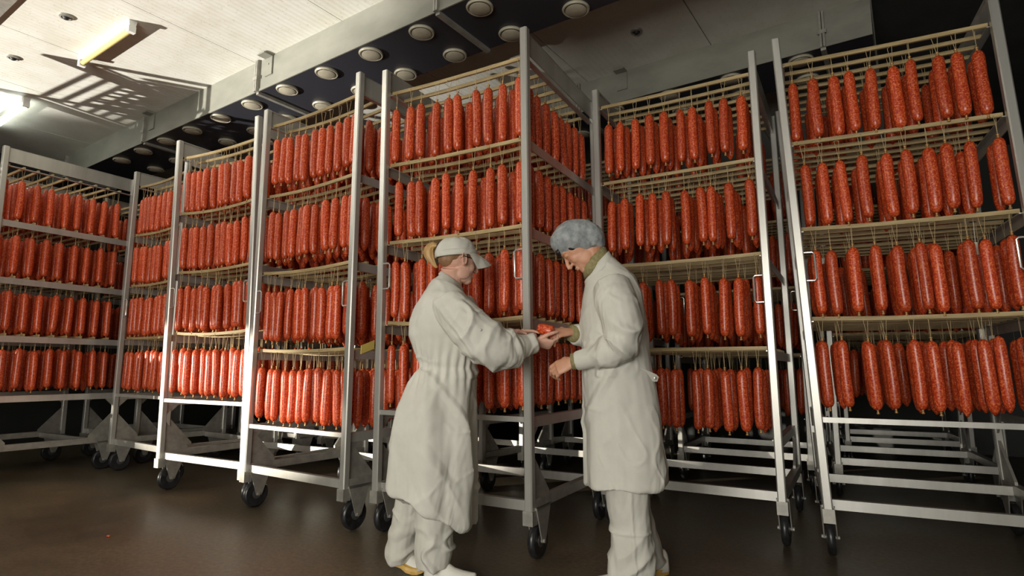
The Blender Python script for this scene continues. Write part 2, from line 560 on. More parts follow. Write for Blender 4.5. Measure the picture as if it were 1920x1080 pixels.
class Rack:
    def __init__(self, key, x, y, yaw, lean, typ, label, front_bar=True, handles=(1.48, 1.64), group='wheeled steel sausage racks'):
        self.key, self.lean, self.typ = key, lean, typ
        self.mat = Matrix.Translation((x, y, 0)) @ Matrix.Rotation(math.radians(yaw), 4, 'Z')
        self.root = empty('sausage_rack', self.mat)
        tag(self.root, label, 'rack', group)
        self.build(front_bar, handles)

    def sh(self, p):
        return np.array([p[0] + self.lean * (p[2] - 1.24), p[1], p[2]])

    def put(self, mb, name, mat, parent=None, smooth=False):
        mb.map(self.sh)
        o = link(name, mb.mesh(name, mat), parent or self.root)
        if parent is not None:
            pass
        if smooth:
            auto_smooth(o)
        return o

    def build(self, front_bar, handles):
        h = PS / 2
        zs = SHELF[self.typ]
        zl = LOWBAR[self.typ]
        base = self.lean * 1.24
        for ix, px in enumerate((0.0, RW)):
            s = 1 if ix == 0 else -1
            for iy, py in enumerate((0.0, RD)):
                c = 0.006
                m = MB()
                prof = [(px - h + c, py - h), (px + h - c, py - h), (px + h, py - h + c), (px + h, py + h - c), (px + h - c, py + h), (px - h + c, py + h), (px - h, py + h - c), (px - h, py - h + c)]
                zz = [ZB + 0.05, 0.9, 1.7, ZT - 0.004]
                m.rings([[(a, b, z) for a, b in prof] for z in zz] + [[(px + (a - px) * 0.86, py + (b - py) * 0.86, ZT) for a, b in prof]])
                post = self.put(m, 'post', M['steel'])
                m = MB().box(px - h - 0.006, px + h + 0.006, py - h - 0.006, py + h + 0.006, ZB, ZB + 0.072)
                self.put(m, 'foot_sleeve', M['steel_dull'], post)
                sy = 1 if iy == 0 else -1
                # triangular gussets at the foot and under the lowest rail
                m = MB().prism([(py + sy * h, 0.31), (py + sy * (h + 0.20), 0.31), (py + sy * (h + 0.20), 0.33), (py + sy * h, 0.55)], 0, px - 0.012, px + 0.004)
                self.put(m, 'gusset', M['steel_dull'])
                m = MB().prism([(py + sy * h, zl - 0.02), (py + sy * (h + 0.13), zl - 0.02), (py + sy * h, zl - 0.15)], 0, px - 0.010, px + 0.002)
                self.put(m, 'gusset', M['steel_dull'])
                # caster: trapezoid fork plates and a wheel
                cy = py + sy * 0.085
                m = MB()
                for off in (-0.034, 0.028):
                    m.prism([(cy - 0.075, 0.27), (cy + 0.095, 0.27), (cy + 0.028, 0.085), (cy - 0.012, 0.085)], 0, px + off, px + off + 0.006)
                m.box(px - 0.034, px + 0.034, cy - 0.07, cy + 0.09, 0.255, 0.27)
                m.tube([(px - 0.044, cy, 0.093), (px + 0.044, cy, 0.093)], 0.010, 10)
                cas = self.put(m, 'caster', M['steel_dull'])
                m = MB()
                m.revolve([(0.03, -0.018), (0.082, -0.020), (0.091, -0.013), (0.094, 0.0), (0.091, 0.013), (0.082, 0.020), (0.03, 0.018)], 24, 'x', (px, cy, 0.094))
                self.put(m, 'wheel', M['rubber'], cas, True)
                m = MB()
                m.revolve([(0.005, -0.023), (0.034, -0.021), (0.034, 0.021), (0.005, 0.023)], 14, 'x', (px, cy, 0.094))
                self.put(m, 'wheel_hub', M['hub'], cas, True)
            # top plate with its runner
            m = MB()
            m.box(px - 0.004 + s * 0.004, px + 0.004 + s * 0.004, h, RD - h, ZT - 0.135, ZT - 0.002)
            m.box(min(px, px + s * 0.035), max(px, px + s * 0.035), h, RD - h, zs[0] - 0.020, zs[0] - 0.014)
            m.box(min(px, px + s * 0.02), max(px, px + s * 0.02), h, RD - h, ZT - 0.008, ZT - 0.002)
            self.put(m, 'top_plate', M['steel'])
            for z in zs[1:] + [zl]:
                m = MB()
                m.box(px - 0.003, px + 0.003, h, RD - h, z - 0.070, z - 0.014)
                m.box(min(px, px + s * 0.035), max(px, px + s * 0.035), h, RD - h, z - 0.020, z - 0.014)
                self.put(m, 'shelf_rail', M['steel'])
            # the base rail that carries the casters
            m = MB().box(px - 0.022, px + 0.022, -0.0 + h, RD - h, 0.258, 0.312)
            self.put(m, 'base_rail', M['steel_dull'])
            # D shaped wire handle on the front post
            m = MB()
            z0, z1 = handles
            xa = px + s * h
            pts = [(xa, -0.012, z0), (xa + s * 0.040, -0.012, z0), (xa + s * 0.050, -0.012, z0 + 0.010), (xa + s * 0.050, -0.012, z1 - 0.010), (xa + s * 0.040, -0.012, z1), (xa, -0.012, z1)]
            m.tube(pts, 0.0055, 8)
            self.put(m, 'handle', M['wire'], None, True)
        for by in (0.03, 0.90):
            m = MB().box(0.022, RW - 0.022, by - 0.016, by + 0.016, 0.250, 0.302)
            self.put(m, 'cross_rail', M['steel'])
        if front_bar:
            m = MB().box(h, RW - h, -0.012, 0.012, zl - 0.040, zl - 0.012)
            self.put(m, 'front_bar', M['steel'])


RK = {}
HUMAN = {'R0': 'leftmost rack', 'R1': 'second rack from left', 'R2': 'third rack from left', 'R3': 'fourth rack from left',
         'R4': 'rack between the workers', 'R5': 'rack behind the hairnet worker', 'R6': 'rightmost rack'}
RK['R0'] = Rack('R0', -5.428, 5.543, -29.7, -0.021, 'X', 'leftmost steel rack of red sausages, its side turned to the camera')
RK['R1'] = Rack('R1', -3.824, 5.744, -34.83, 0.005, 'X', 'second steel sausage rack from left, half hidden by the next one')
RK['R2'] = Rack('R2', -2.866, 4.883, -29.27, -0.032, 'X', 'third steel sausage rack from left with sunlit posts')
RK['R3'] = Rack('R3', -1.883, 4.285, -34.09, -0.002, 'Y', 'fourth steel sausage rack from left, yellow tag on its side rail', handles=(1.38, 1.54))
RK['R4'] = Rack('R4', -0.823, 3.665, -28.89, -0.013, 'X', 'tall steel sausage rack standing between the two workers')
RK['R5'] = Rack('R5', 0.609, 3.930, -30.08, -0.012, 'Y', 'steel sausage rack right behind the worker in the hairnet', front_bar=False, handles=(1.38, 1.54))
RK['R6'] = Rack('R6', 1.644, 3.252, -25.26, -0.043, 'X', 'rightmost steel sausage rack at the right edge of the picture')


def behind(key, src, off, side, typ, label):
    s = RK[src]
    p = s.mat @ Vector((side, off, 0))
    yaw = math.degrees(s.mat.to_euler().z)
    RK[key] = Rack(key, p.x, p.y, yaw, 0.0, typ, label, front_bar=False, group='dim sausage racks in the rows behind')


behind('B0', 'R0', 1.32, 0.0, 'X', 'dim sausage rack standing behind the leftmost rack')
behind('B1', 'R1', 1.30, 0.0, 'X', 'dim sausage rack standing behind the second rack from left')
behind('B2', 'R2', 1.72, 0.0, 'X', 'dim sausage rack standing behind the third rack from left')
behind('B3', 'R3', 1.40, 0.0, 'Y', 'dim sausage rack standing behind the fourth rack from left')
behind('B4', 'R4', 1.90, 0.0, 'X', 'dim sausage rack standing behind the rack between the workers')
behind('B5', 'R5', 1.72, 0.06, 'Y', 'dim sausage rack standing behind the rack of the hairnet worker')
behind('B6', 'R6', 1.72, 0.20, 'X', 'dim sausage rack just behind the rightmost rack')
behind('B7', 'R6', 3.45, 0.40, 'X', 'dim sausage rack far back in the row of the rightmost rack')
# the rack whose slatted shadow falls on the ceiling
RK['L0'] = Rack('L0', -6.352, 4.645, -29.7, 0.0, 'X', 'steel sausage rack standing forward to the left of the leftmost one')

# ------------------------------------------------------------------ hanging sticks
def stick_mesh(sag, seed, hi=True):
    r = np.random.RandomState(seed)
    L = RW - 0.05
    n = 7 if hi else 3
    rr = []
    for i in range(n):
        t = i / (n - 1)
        x = -L / 2 + L * t
        z = -sag * (1 - (2 * t - 1) ** 2) + r.uniform(-0.001, 0.001)
        y = 0.004 * math.sin(3 * t + seed)
        rr.append([(x, y - 0.007, z - 0.012), (x, y + 0.007, z - 0.012), (x, y + 0.0075, z + 0.010), (x, y - 0.0075, z + 0.010)])
    return MB().rings(rr)


STICKS = [stick_mesh(s, i).mesh('hanging_stick', M['wood']) for i, s in enumerate((0.0, 0.006, 0.012, 0.020, 0.030))]
NST, PITCHY, Y0 = 9, 0.118, 0.045
stuff_sticks = MB()
sag_of = {}
for key, R in RK.items():
    hang = key in HUMAN
    for ti, z in enumerate(SHELF[R.typ]):
        for k in range(NST):
            sg = random.choice((0, 0, 1, 1, 2, 2, 3)) if key not in ('R1', 'R2', 'R3') else random.choice((2, 3, 3, 4, 4))
            if key in ('R5', 'R6'):
                sg = random.choice((0, 1))
            sag_of[key, ti, k] = (0.0, 0.006, 0.012, 0.020, 0.030)[sg]
            y = Y0 + k * PITCHY + (random.uniform(-0.012, 0.012) if k else 0.0)
            if k == 0 and key in ('R0', 'R1', 'R2', 'R3', 'R4', 'R5', 'R6'):
                y = Y0 - 0.005
            mat = R.mat @ Matrix.Translation((RW / 2 + R.lean * (z - 1.24), y, z)) @ Matrix.Rotation(random.uniform(-0.012, 0.012), 4, 'Z')
            if hang:
                o = link('hanging_stick', STICKS[sg], None, mat)
                tag(o, 'wooden hanging stick, %s from front, %s, %s' % (ORD[k], TIER[ti], HUMAN[key]), 'stick', 'wooden sticks across the racks')
            else:
                sm = stick_mesh(0.0, 1, False)
                mm = np.array(mat)
                stuff_sticks.add([(mm @ np.array([*p, 1]))[:3] for p in sm.v], sm.f)
o = stuff_sticks.obj('back_hanging_sticks', M['wood'])
tag(o, 'wooden hanging sticks crossing the dim racks in the back rows', 'sticks', kind='stuff')

# ------------------------------------------------------------------ sausages
SLEN, SRAD, HANG = 0.362, 0.0285, 0.105


def sausage_profile():
    L, r = SLEN, SRAD
    return [(0.004, 0.000), (0.012, -0.004), (0.021, -0.013), (0.0265, -0.028), (r, -0.055), (r * 1.01, -0.15), (r * 1.02, -0.25), (r * 1.0, L * -1 + 0.045),
            (0.0265, -L + 0.022), (0.020, -L + 0.008), (0.011, -L + 0.001), (0.004, -L)]


body_hi = []
for k in range(4):
    m = MB().revolve(sausage_profile(), 14)
    r_ = np.random.RandomState(40 + k)
    ph = r_.uniform(0, 6, 3)
    bend = (0.0, 0.004, -0.004, 0.006)[k]

    def wob(p):
        z = p[2] / SLEN
        s = 1 + 0.03 * math.sin(9 * z + ph[0]) + 0.02 * math.sin(17 * z + ph[1])
        return np.array([p[0] * s + bend * 4 * z * (1 + z), p[1] * s, p[2]])
    m.map(wob)
    body_hi.append(m.mesh('smoked_sausage', M['sausage'], True))
lo_prof = [(0.006, 0.0), (0.022, -0.014), (SRAD, -0.05), (SRAD * 1.02, -0.2), (SRAD, -SLEN + 0.045), (0.021, -SLEN + 0.010), (0.005, -SLEN - 0.016)]
lo = MB().revolve(lo_prof, 9)
# string: knot, two strands up to the stick
m = MB()
m.tube([(0, 0, -0.002), (-0.006, 0.004, HANG * 0.6), (-0.010, 0.010, HANG + 0.012)], 0.0013, 5)
m.tube([(0, 0, -0.002), (0.006, -0.004, HANG * 0.6), (0.010, -0.010, HANG + 0.012)], 0.0013, 5)
m.tube([(-0.010, 0.010, HANG + 0.011), (0.0, 0.0, HANG + 0.014), (0.010, -0.010, HANG + 0.011)], 0.0013, 5)
STRING = m.mesh('hanging_string', M['string'])
m = MB()
m.revolve([(0.0035, -0.004), (0.007, 0.002), (0.0075, 0.006), (0.0045, 0.009), (0.0075, 0.014), (0.009, 0.019), (0.004, 0.021)], 9)
TOPTIE = m.mesh('casing_knot', M['clip'], True)
m = MB()
m.revolve([(0.0045, -SLEN + 0.003), (0.0060, -SLEN - 0.003), (0.0062, -SLEN - 0.007), (0.0040, -SLEN - 0.009), (0.0075, -SLEN - 0.014), (0.0085, -SLEN - 0.020), (0.003, -SLEN - 0.023)], 9)
BOTTIE = m.mesh('end_clip', M['clip'], True)

lo_v = np.array(lo.v)
stuff_mats = []
string_mats = []
n_ind = 0
for key, R in RK.items():
    cnt = 11 if key in ('R2', 'R3') else 10
    for ti, z in enumerate(SHELF[R.typ]):
        jit = [random.uniform(-0.020, 0.020) for i in range(cnt)]
        wide = 0.007 if key in ('R4', 'R5', 'R6') else 0.016
        for k in range(NST):
            y = Y0 + k * PITCHY + random.uniform(-0.008, 0.008)
            if k == 0 and key in HUMAN:
                y = Y0 - 0.005
            for i in range(cnt):
                span = RW - 0.15
                x = 0.075 + span * i / (cnt - 1) + jit[i] + random.uniform(-wide, wide)
                if key == 'R4' and i == cnt - 1:
                    x = RW - 0.062 + random.uniform(-0.006, 0.006)
                if key == 'R0' and i == cnt - 1:
                    x = RW - 0.062
                t = x / RW
                sag = sag_of[key, ti, k] * (1 - (2 * t - 1) ** 2)
                dz = random.uniform(-0.018, 0.008)
                sc = random.uniform(0.93, 1.08)
                zt = z - 0.012 - HANG - sag + dz
                tx, ty = random.gauss(0, 0.012), random.gauss(0, 0.012)
                if key == 'R4' and i == cnt - 1 and k == 5 and ti == 0:
                    tx = 0.10
                mat = R.mat @ Matrix.Translation((x + R.lean * (zt - 1.24), y, zt)) @ Matrix.Rotation(R.lean * 0.9, 4, 'Y') @ Matrix.Rotation(tx, 4, 'X') @ Matrix.Rotation(ty, 4, 'Y') @ Matrix.Rotation(random.uniform(0, 6.28), 4, 'Z') @ Matrix.Diagonal((sc, sc, 1, 1))
                lab = None
                if key in ('R2', 'R3', 'R4', 'R5', 'R6') and k == 0:
                    lab = 'red sausage, %s from left, front of %s, %s' % (ORD[i], TIER[ti], HUMAN[key])
                elif key == 'R1' and k == 0 and i < 7:
                    lab = 'red sausage, %s from left, front of %s, %s' % (ORD[i], TIER[ti], HUMAN[key])
                elif key == 'R4' and i == cnt - 1:
                    lab = 'red sausage, %s from front along right side, %s, %s' % (ORD[k], TIER[ti], HUMAN[key])
                elif key == 'R0' and i == cnt - 1:
                    lab = 'red sausage, %s from left, %s, near side of %s' % (ORD[k], TIER[ti], HUMAN[key])
                if lab and n_ind < 300:
                    n_ind += 1
                    o = link('smoked_sausage', body_hi[random.randrange(4)], None, mat)
                    tag(o, lab, 'sausage', 'red sausages hanging in the racks')
                    c = link('hanging_string', STRING, o)
                    c = link('casing_knot', TOPTIE, o)
                    c = link('end_clip', BOTTIE, o)
                else:
                    if key in ('R5', 'R6') and k >= 2 and random.random() < (0.35 if k == 2 else 0.8):
                        continue
                    if key not in HUMAN and key != 'L0' and 3 <= k <= 5 and 2 <= i <= cnt - 3:
                        continue                     # wholly enclosed, never seen
                    stuff_mats.append(np.array(mat))
mm = np.array(stuff_mats)
hv = np.concatenate([lo_v, np.ones((len(lo_v), 1))], 1)
vv = np.einsum('nij,vj->nvi', mm, hv)[:, :, :3].reshape(-1, 3)
nv = len(lo_v)
me = bpy.data.meshes.new('inner_sausages')
fs_all = []
for n_ in range(len(mm)):
    o_ = n_ * nv
    fs_all += [tuple(i + o_ for i in f) for f in lo.f]
me.from_pydata(vv.tolist(), [], fs_all)
me.polygons.foreach_set('use_smooth', [True] * len(me.polygons))
me.materials.append(M['sausage'])
so = link('inner_sausages', me)
tag(so, 'dense ranks of red sausages hanging deeper inside the racks', 'sausages', kind='stuff')
# the strings of those inner sausages, thin quads
sv = np.array([(-0.001, 0, 0), (0.001, 0, 0), (-0.007, 0.004, HANG + 0.012), (-0.009, 0.004, HANG + 0.012),
               (-0.001, 0.001, 0), (0.001, 0.001, 0), (0.009, -0.004, HANG + 0.012), (0.007, -0.004, HANG + 0.012)])
hv = np.concatenate([sv, np.ones((8, 1))], 1)
vv = np.einsum('nij,vj->nvi', mm, hv)[:, :, :3].reshape(-1, 3)
me = bpy.data.meshes.new('inner_strings')
me.from_pydata(vv.tolist(), [], [f for n_ in range(len(mm)) for f in ((8 * n_, 8 * n_ + 1, 8 * n_ + 2, 8 * n_ + 3), (8 * n_ + 4, 8 * n_ + 5, 8 * n_ + 6, 8 * n_ + 7))])
me.materials.append(M['string'])
st = link('inner_strings', me, so)
st['kind'] = 'stuff'

# paper tags
p = RK['R3'].mat @ Vector((RW + 0.006, 0.10, SHELF['Y'][3]))
m = MB().box(-0.004, 0.002, -0.01, 0.10, -0.02, 0.035)
m.map(lambda p: np.array([p[0], p[1], p[2] + 0.35 * p[1]]))
o = m.obj('paper_tag', M['tag_y'], None, world=Matrix.Translation((0, 0, 0)) @ RK['R3'].mat @ Matrix.Translation((RW + 0.006, 0.10, SHELF['Y'][3] - 0.014)))
tag(o, 'small yellow tag lying on the side rail of the fourth rack', 'tag')
q = at(1830, 466, 3.02)
m = MB().box(-0.010, 0.010, -0.002, 0.002, -0.034, 0.034)
m.box(-0.001, 0.001, -0.001, 0.001, 0.034, 0.16)
o = m.obj('paper_tag', M['tag_w'], None, world=Matrix.Translation(q))
tag(o, 'small white tag hanging among sausages in the rightmost rack', 'tag')

# ------------------------------------------------------------------ people
def remesh(mb, voxel, smooth=2, name='tmp'):
    me = mb.mesh(name, None)
    ob = bpy.data.objects.new(name, me)
    COL.objects.link(ob)
    md = ob.modifiers.new('r', 'REMESH')
    md.mode = 'VOXEL'
    md.voxel_size = voxel
    if smooth:
        sm = ob.modifiers.new('s', 'SMOOTH')
        sm.factor = 0.5
        sm.iterations = smooth
    dg = bpy.context.evaluated_depsgraph_get()
    dg.update()
    out = bpy.data.meshes.new_from_object(ob.evaluated_get(dg))
    bpy.data.objects.remove(ob)
    bpy.data.meshes.remove(me)
    return out


def finish(me, name, mat, parent):
    me.name = name
    me.materials.clear()
    me.materials.append(mat)
    me.polygons.foreach_set('use_smooth', [True] * len(me.polygons))
    return link(name, me, parent)


def get_v(me):
    a_ = np.empty(len(me.vertices) * 3)
    me.vertices.foreach_get('co', a_)
    return a_.reshape(-1, 3)


def get_n(me):
    a_ = np.empty(len(me.vertices) * 3)
    me.vertex_normals.foreach_get('vector', a_)
    return a_.reshape(-1, 3)


def set_v(me, a_):
    me.vertices.foreach_set('co', np.ascontiguousarray(a_).ravel())
    me.update()


def vnoise(p, seed):
    """cheap smooth value noise in numpy"""
    r = np.random.RandomState(seed)
    tab = r.uniform(-1, 1, 4096)
    i = np.floor(p).astype(int)
    f = p - i
    f = f * f * (3 - 2 * f)

    def h(ix, iy, iz):
        return tab[(ix * 73 + iy * 179 + iz * 283) % 4096]
    out = 0
    for dx in (0, 1):
        for dy in (0, 1):
            for dz in (0, 1):
                w = (f[:, 0] if dx else 1 - f[:, 0]) * (f[:, 1] if dy else 1 - f[:, 1]) * (f[:, 2] if dz else 1 - f[:, 2])
                out = out + w * h(i[:, 0] + dx, i[:, 1] + dy, i[:, 2] + dz)
    return out


def ridge(p, seed):
    return 1 - np.abs(vnoise(p, seed)) * 2


def pxring(L, Rr, hy, y, n=28, sq=2.3):
    """an oval ring whose left and right outermost points are seen at two pixels of the photograph"""
    a_, b_ = at(*L, y), at(*Rr, y)
    c = (a_ + b_) / 2
    ax = (b_ - a_) / 2
    out = []
    for k in range(n):
        t = 2 * math.pi * k / n
        ct, st = math.cos(t), math.sin(t)
        ex = 2 / sq
        out.append(c + ax * math.copysign(abs(ct) ** ex, ct) + np.array([0, hy, 0]) * math.copysign(abs(st) ** ex, st))
    return out


def px(u, v, y):
    return at(u, v, y)


def rotm(yaw=0, pitch=0, roll=0):
    """head frame: x forward, y left, z up; pitch > 0 nods down"""
    return np.array(Matrix.Rotation(yaw, 3, 'Z') @ Matrix.Rotation(pitch, 3, 'Y') @ Matrix.Rotation(roll, 3, 'X'))


def head_parts(mb, c, R, s=1.0, female=False):
    def E_(p, r, rot=None):
        mb.ell(c + R @ (np.array(p) * s), np.array(r) * s, R if rot is None else R @ rot, 18, 12)
    E_((-0.012, 0, 0.030), (0.097, 0.076, 0.092))
    E_((0.020, 0, 0.012), (0.078, 0.068, 0.088))
    E_((0.030, 0, -0.035), (0.064, 0.058, 0.080))
    E_((0.040, 0, -0.075), (0.050, 0.046, 0.040))
    E_((0.067, 0, -0.096), (0.025, 0.029, 0.022))                       # chin
    E_((0.086, 0, 0.028), (0.014, 0.046, 0.010))                        # brow
    for sd in (-1, 1):
        E_((0.054, sd * 0.030, -0.028), (0.034, 0.025, 0.036))          # cheek
        E_((0.022, sd * 0.038, -0.062), (0.044, 0.019, 0.040))          # jaw angle
        E_((0.084, sd * 0.030, 0.008), (0.012, 0.016, 0.009))           # eyelid
        E_((0.098, sd * 0.011, -0.038), (0.011, 0.008, 0.008))          # nostril wing
        # ear: rim, bowl, lobe
        if not female:
            continue
        er = np.array(Matrix.Rotation(sd * -0.45, 3, 'Z') @ Matrix.Rotation(-0.22, 3, 'Y'))
        rim = []
        for k in range(13):
            t = math.radians(-120 + 290 * k / 12)
            rim.append(c + R @ ((np.array([-0.004, sd * 0.087, -0.006]) + er @ np.array([0.018 * math.cos(t), sd * 0.004, 0.031 * math.sin(t)])) * s))
        mb.tube(rim, 0.0042 * s, 8)
        E_((-0.004, sd * 0.082, -0.006), (0.015, 0.007, 0.028), er)
        E_((0.002, sd * 0.080, -0.034), (0.008, 0.006, 0.009), er)
    # nose
    n_ = [(0.086, 0, 0.020), (0.099, 0, -0.002), (0.112, 0, -0.024), (0.119, 0, -0.036), (0.104, 0, -0.046)]
    mb.tube([c + R @ (np.array(q_) * s) for q_ in n_], [0.008 * s, 0.009 * s, 0.011 * s, 0.011 * s, 0.008 * s], 10)
    # lips
    E_((0.090, 0, -0.064), (0.013, 0.022, 0.006))
    E_((0.088, 0, -0.075), (0.013, 0.019, 0.006))


def hand(mb, wrist, fwd, palm, s=1.0, thumb_side=1, curls=(0.5, 0.6, 0.7, 0.8), thumb=(0.5, 0.4), spread=0.06):
    """wrist point, direction wrist->knuckles, palm normal (side the fingers curl to)"""
    f = np.array(fwd, float)
    f /= np.linalg.norm(f)
    p = np.array(palm, float)
    p -= f * (p @ f)
    p /= np.linalg.norm(p)
    l = np.cross(f, p) * thumb_side            # towards the thumb
    w = np.array(wrist, float)
    P = lambda a_, b_, c_: w + s * (f * a_ + l * b_ + p * c_)
    # palm slab
    rr = []
    for t, hw, ht in ((0.0, 0.026, 0.018), (0.02, 0.030, 0.017), (0.05, 0.038, 0.016), (0.08, 0.041, 0.014), (0.095, 0.038, 0.011)):
        rr.append([P(t, hw * math.cos(a_), ht * math.sin(a_)) for a_ in [2 * math.pi * k / 14 for k in range(14)]])
    mb.rings(rr)
    mb.ell(P(0.045, 0.020, 0.010), np.array([0.020, 0.016, 0.028]) * s, None, 12, 8)
    L = ((0.040, 0.024, 0.020), (0.045, 0.028, 0.022), (0.041, 0.026, 0.021), (0.032, 0.020, 0.018))
    for k in range(4):
        b0 = 0.029 - 0.0195 * k
        q_ = P(0.088 - 0.004 * abs(k - 1), b0, 0)
        ang = 0.0
        pts, rad = [P(0.06, b0 * 0.9, 0), q_], [0.0085 * s, 0.0095 * s]
        sp = (1.5 - k) * spread
        for j in range(3):
            ang += curls[k] * (1.0, 1.15, 0.75)[j]
            d = (f * math.cos(ang) + p * math.sin(ang)) * math.cos(sp) + l * math.sin(sp)
            q_ = q_ + d * L[k][j] * s
            pts.append(q_)
            rad.append((0.0088, 0.0080, 0.0066)[j] * s)
        mb.tube(pts, rad, 10)
        mb.ell(q_, np.array([0.0068] * 3) * s, None, 8, 6)
        for pp, r_ in zip(pts[1:-1], rad[1:-1]):
            mb.ell(pp, np.array([r_ * 1.04] * 3), None, 8, 6)
    q_ = P(0.022, 0.024, 0.006)
    pts, rad = [P(0.012, 0.012, 0.004), q_], [0.012 * s, 0.0125 * s]
    a1 = thumb[0]
    for j, ln in enumerate((0.044, 0.032, 0.026)):
        out = max(0.0, 0.75 - 0.45 * j * thumb[1] * 2)
        d = f * math.cos(out) * math.cos(a1 * 0.6) + l * math.sin(out) * 0.9 + p * math.sin(a1 * (0.6 + 0.3 * j))
        d /= np.linalg.norm(d)
        q_ = q_ + d * ln * s
        pts.append(q_)
        rad.append((0.0108, 0.0098, 0.0078)[j] * s)
    mb.tube(pts, rad, 10)
    mb.ell(q_, np.array([0.0080] * 3) * s, None, 8, 6)
    for pp, r_ in zip(pts[1:-1], rad[1:-1]):
        mb.ell(pp, np.array([r_ * 1.03] * 3), None, 8, 6)


def shoe(mb_u, mb_s, heel, toe, lift=0.0, w=0.047):
    """upper and sole between heel and toe points on the floor; lift raises the heel"""
    heel = np.array(heel, float)
    toe = np.array(toe, float)
    f = toe - heel
    L = np.linalg.norm(f[:2])
    f = np.array([f[0], f[1], 0]) / L
    l = np.array([-f[1], f[0], 0])

    def base(t):
        z = lift * max(0.0, 1 - t / 0.68) ** 1.0 + 0.015 * max(0, (t - 0.85) / 0.15) ** 2
        return heel + f * L * t + np.array([0, 0, z - heel[2]])
    up = []
    so_ = []
    for t, hw, h in ((0.0, 0.5, 0.085), (0.05, 0.72, 0.105), (0.15, 0.80, 0.115), (0.28, 0.82, 0.118), (0.42, 0.84, 0.100), (0.58, 0.95, 0.072), (0.75, 1.0, 0.060), (0.90, 0.86, 0.052), (0.97, 0.6, 0.042), (1.0, 0.3, 0.030)):
        b_ = base(t)
        hw *= w
        up.append([b_ + l * hw * math.cos(a_) * (1.0 if math.sin(a_) < 0.2 else 0.86) + np.array([0, 0, 0.016 + max(0.0, math.sin(a_)) * h * 0.9]) for a_ in [2 * math.pi * k / 16 for k in range(16)]])
    mb_u.rings(up)
    n = 22
    out = []
    for k in range(n):
        a_ = 2 * math.pi * k / n
        t = 0.5 - 0.52 * math.cos(a_)
        wd = math.sin(a_) * w * (1.10 if 0.55 < t < 0.9 else 0.95 if t > 0.35 else 0.92)
        out.append((min(max(t, -0.02), 1.02), math.copysign(abs(wd) ** 0.8 * w ** 0.2, wd)))
    top = [base(t) + l * wd + np.array([0, 0, 0.028]) for t, wd in out]
    mid = [base(t) + l * wd * 1.04 + np.array([0, 0, 0.014]) for t, wd in out]
    bot = [base(t) + l * wd + np.array([0, 0, 0.0 + (0.006 if 0.36 < t < 0.5 else 0)]) for t, wd in out]
    mb_s.rings([bot, mid, top])


def strap(bvh, pts, width, thick, y_from, off=0.003, wdir=(0, 0, 1)):
    """a strip of cloth lying on a surface: path given as (x, z) points looked up along +y"""
    m = MB()
    rr = []
    wd = np.array(wdir, float)
    for i, (x, z) in enumerate(pts):
        t = np.array(pts[min(i + 1, len(pts) - 1)]) - np.array(pts[max(i - 1, 0)])
        nrm = np.array([-t[1], t[0]]) / (np.linalg.norm(t) + 1e-9)
        row = []
        for e in (-1, 1):
            xx, zz = x + nrm[0] * width / 2 * e, z + nrm[1] * width / 2 * e
            h_ = bvh.ray_cast(Vector((xx, y_from, zz)), Vector((0, 1, 0)))
            yy = h_[0].y if h_[0] is not None else None
            row.append((xx, yy, zz))
        ys = [r_[1] for r_ in row if r_[1] is not None]
        yd = min(ys) if ys else None
        row = [(r_[0], r_[1] if r_[1] is not None else yd, r_[2]) for r_ in row]
        if yd is None:
            continue
        (x0, ya, z0), (x1, yb, z1) = row
        rr.append([(x0, ya - off, z0), (x1, yb - off, z1), (x1, yb - off - thick, z1), (x0, ya - off - thick, z0)])
    m.rings(rr)
    return m


def lerp_pts(P, n):
    P = [np.array(p, float) for p in P]
    d = [0]
    for a_, b_ in zip(P[:-1], P[1:]):
        d.append(d[-1] + np.linalg.norm(b_ - a_))
    out = []
    for k in range(n):
        t = d[-1] * k / (n - 1)
        j = max(i for i in range(len(d)) if d[i] <= t + 1e-9)
        j = min(j, len(P) - 2)
        u = (t - d[j]) / (d[j + 1] - d[j])
        out.append(P[j] * (1 - u) + P[j + 1] * u)
    return out


def smooth_path(P, n=14):
    """Catmull-Rom through points that may carry a radius as 4th value"""
    P = [np.array(p, float) for p in P]
    Q = [2 * P[0] - P[1]] + P + [2 * P[-1] - P[-2]]
    out = []
    seg = len(P) - 1
    for i in range(n):
        t = seg * i / (n - 1)
        j = min(int(t), seg - 1)
        u = t - j
        p0, p1, p2, p3 = Q[j:j + 4]
        out.append(0.5 * (2 * p1 + (p2 - p0) * u + (2 * p0 - 5 * p1 + 4 * p2 - p3) * u * u + (3 * p1 - p0 - 3 * p2 + p3) * u ** 3))
    return out


def sleeve(mb, P, n=18, sides=18):
    q_ = smooth_path(P, n)
    mb.tube([p[:3] for p in q_], [p[3] for p in q_], sides)


# ================================================================== woman in the white cap
WY = 2.95
W = empty('person', Matrix.Translation((px(805, 1080, WY)[0], WY, 0)))
tag(W, 'worker in white coat and white cap with blond ponytail, reaching to the right', 'person', 'two workers in white coats')
WI = W.matrix_world.inverted()


def plant(root, me_or_mb, name, mat, smooth=True):
    """link a mesh built in world coordinates as a part of root"""
    if isinstance(me_or_mb, MB):
        me_ = me_or_mb.mesh(name, mat)
    else:
        me_ = me_or_mb
        me_.materials.clear()
        me_.materials.append(mat)
    me_.transform(root.matrix_world.inverted())
    me_.name = name
    if smooth:
        me_.polygons.foreach_set('use_smooth', [True] * len(me_.polygons))
    return link(name, me_, root)


def cloth_folds(me, fn):
    v = get_v(me)
    n = get_n(me)
    set_v(me, v + n * fn(v)[:, None])


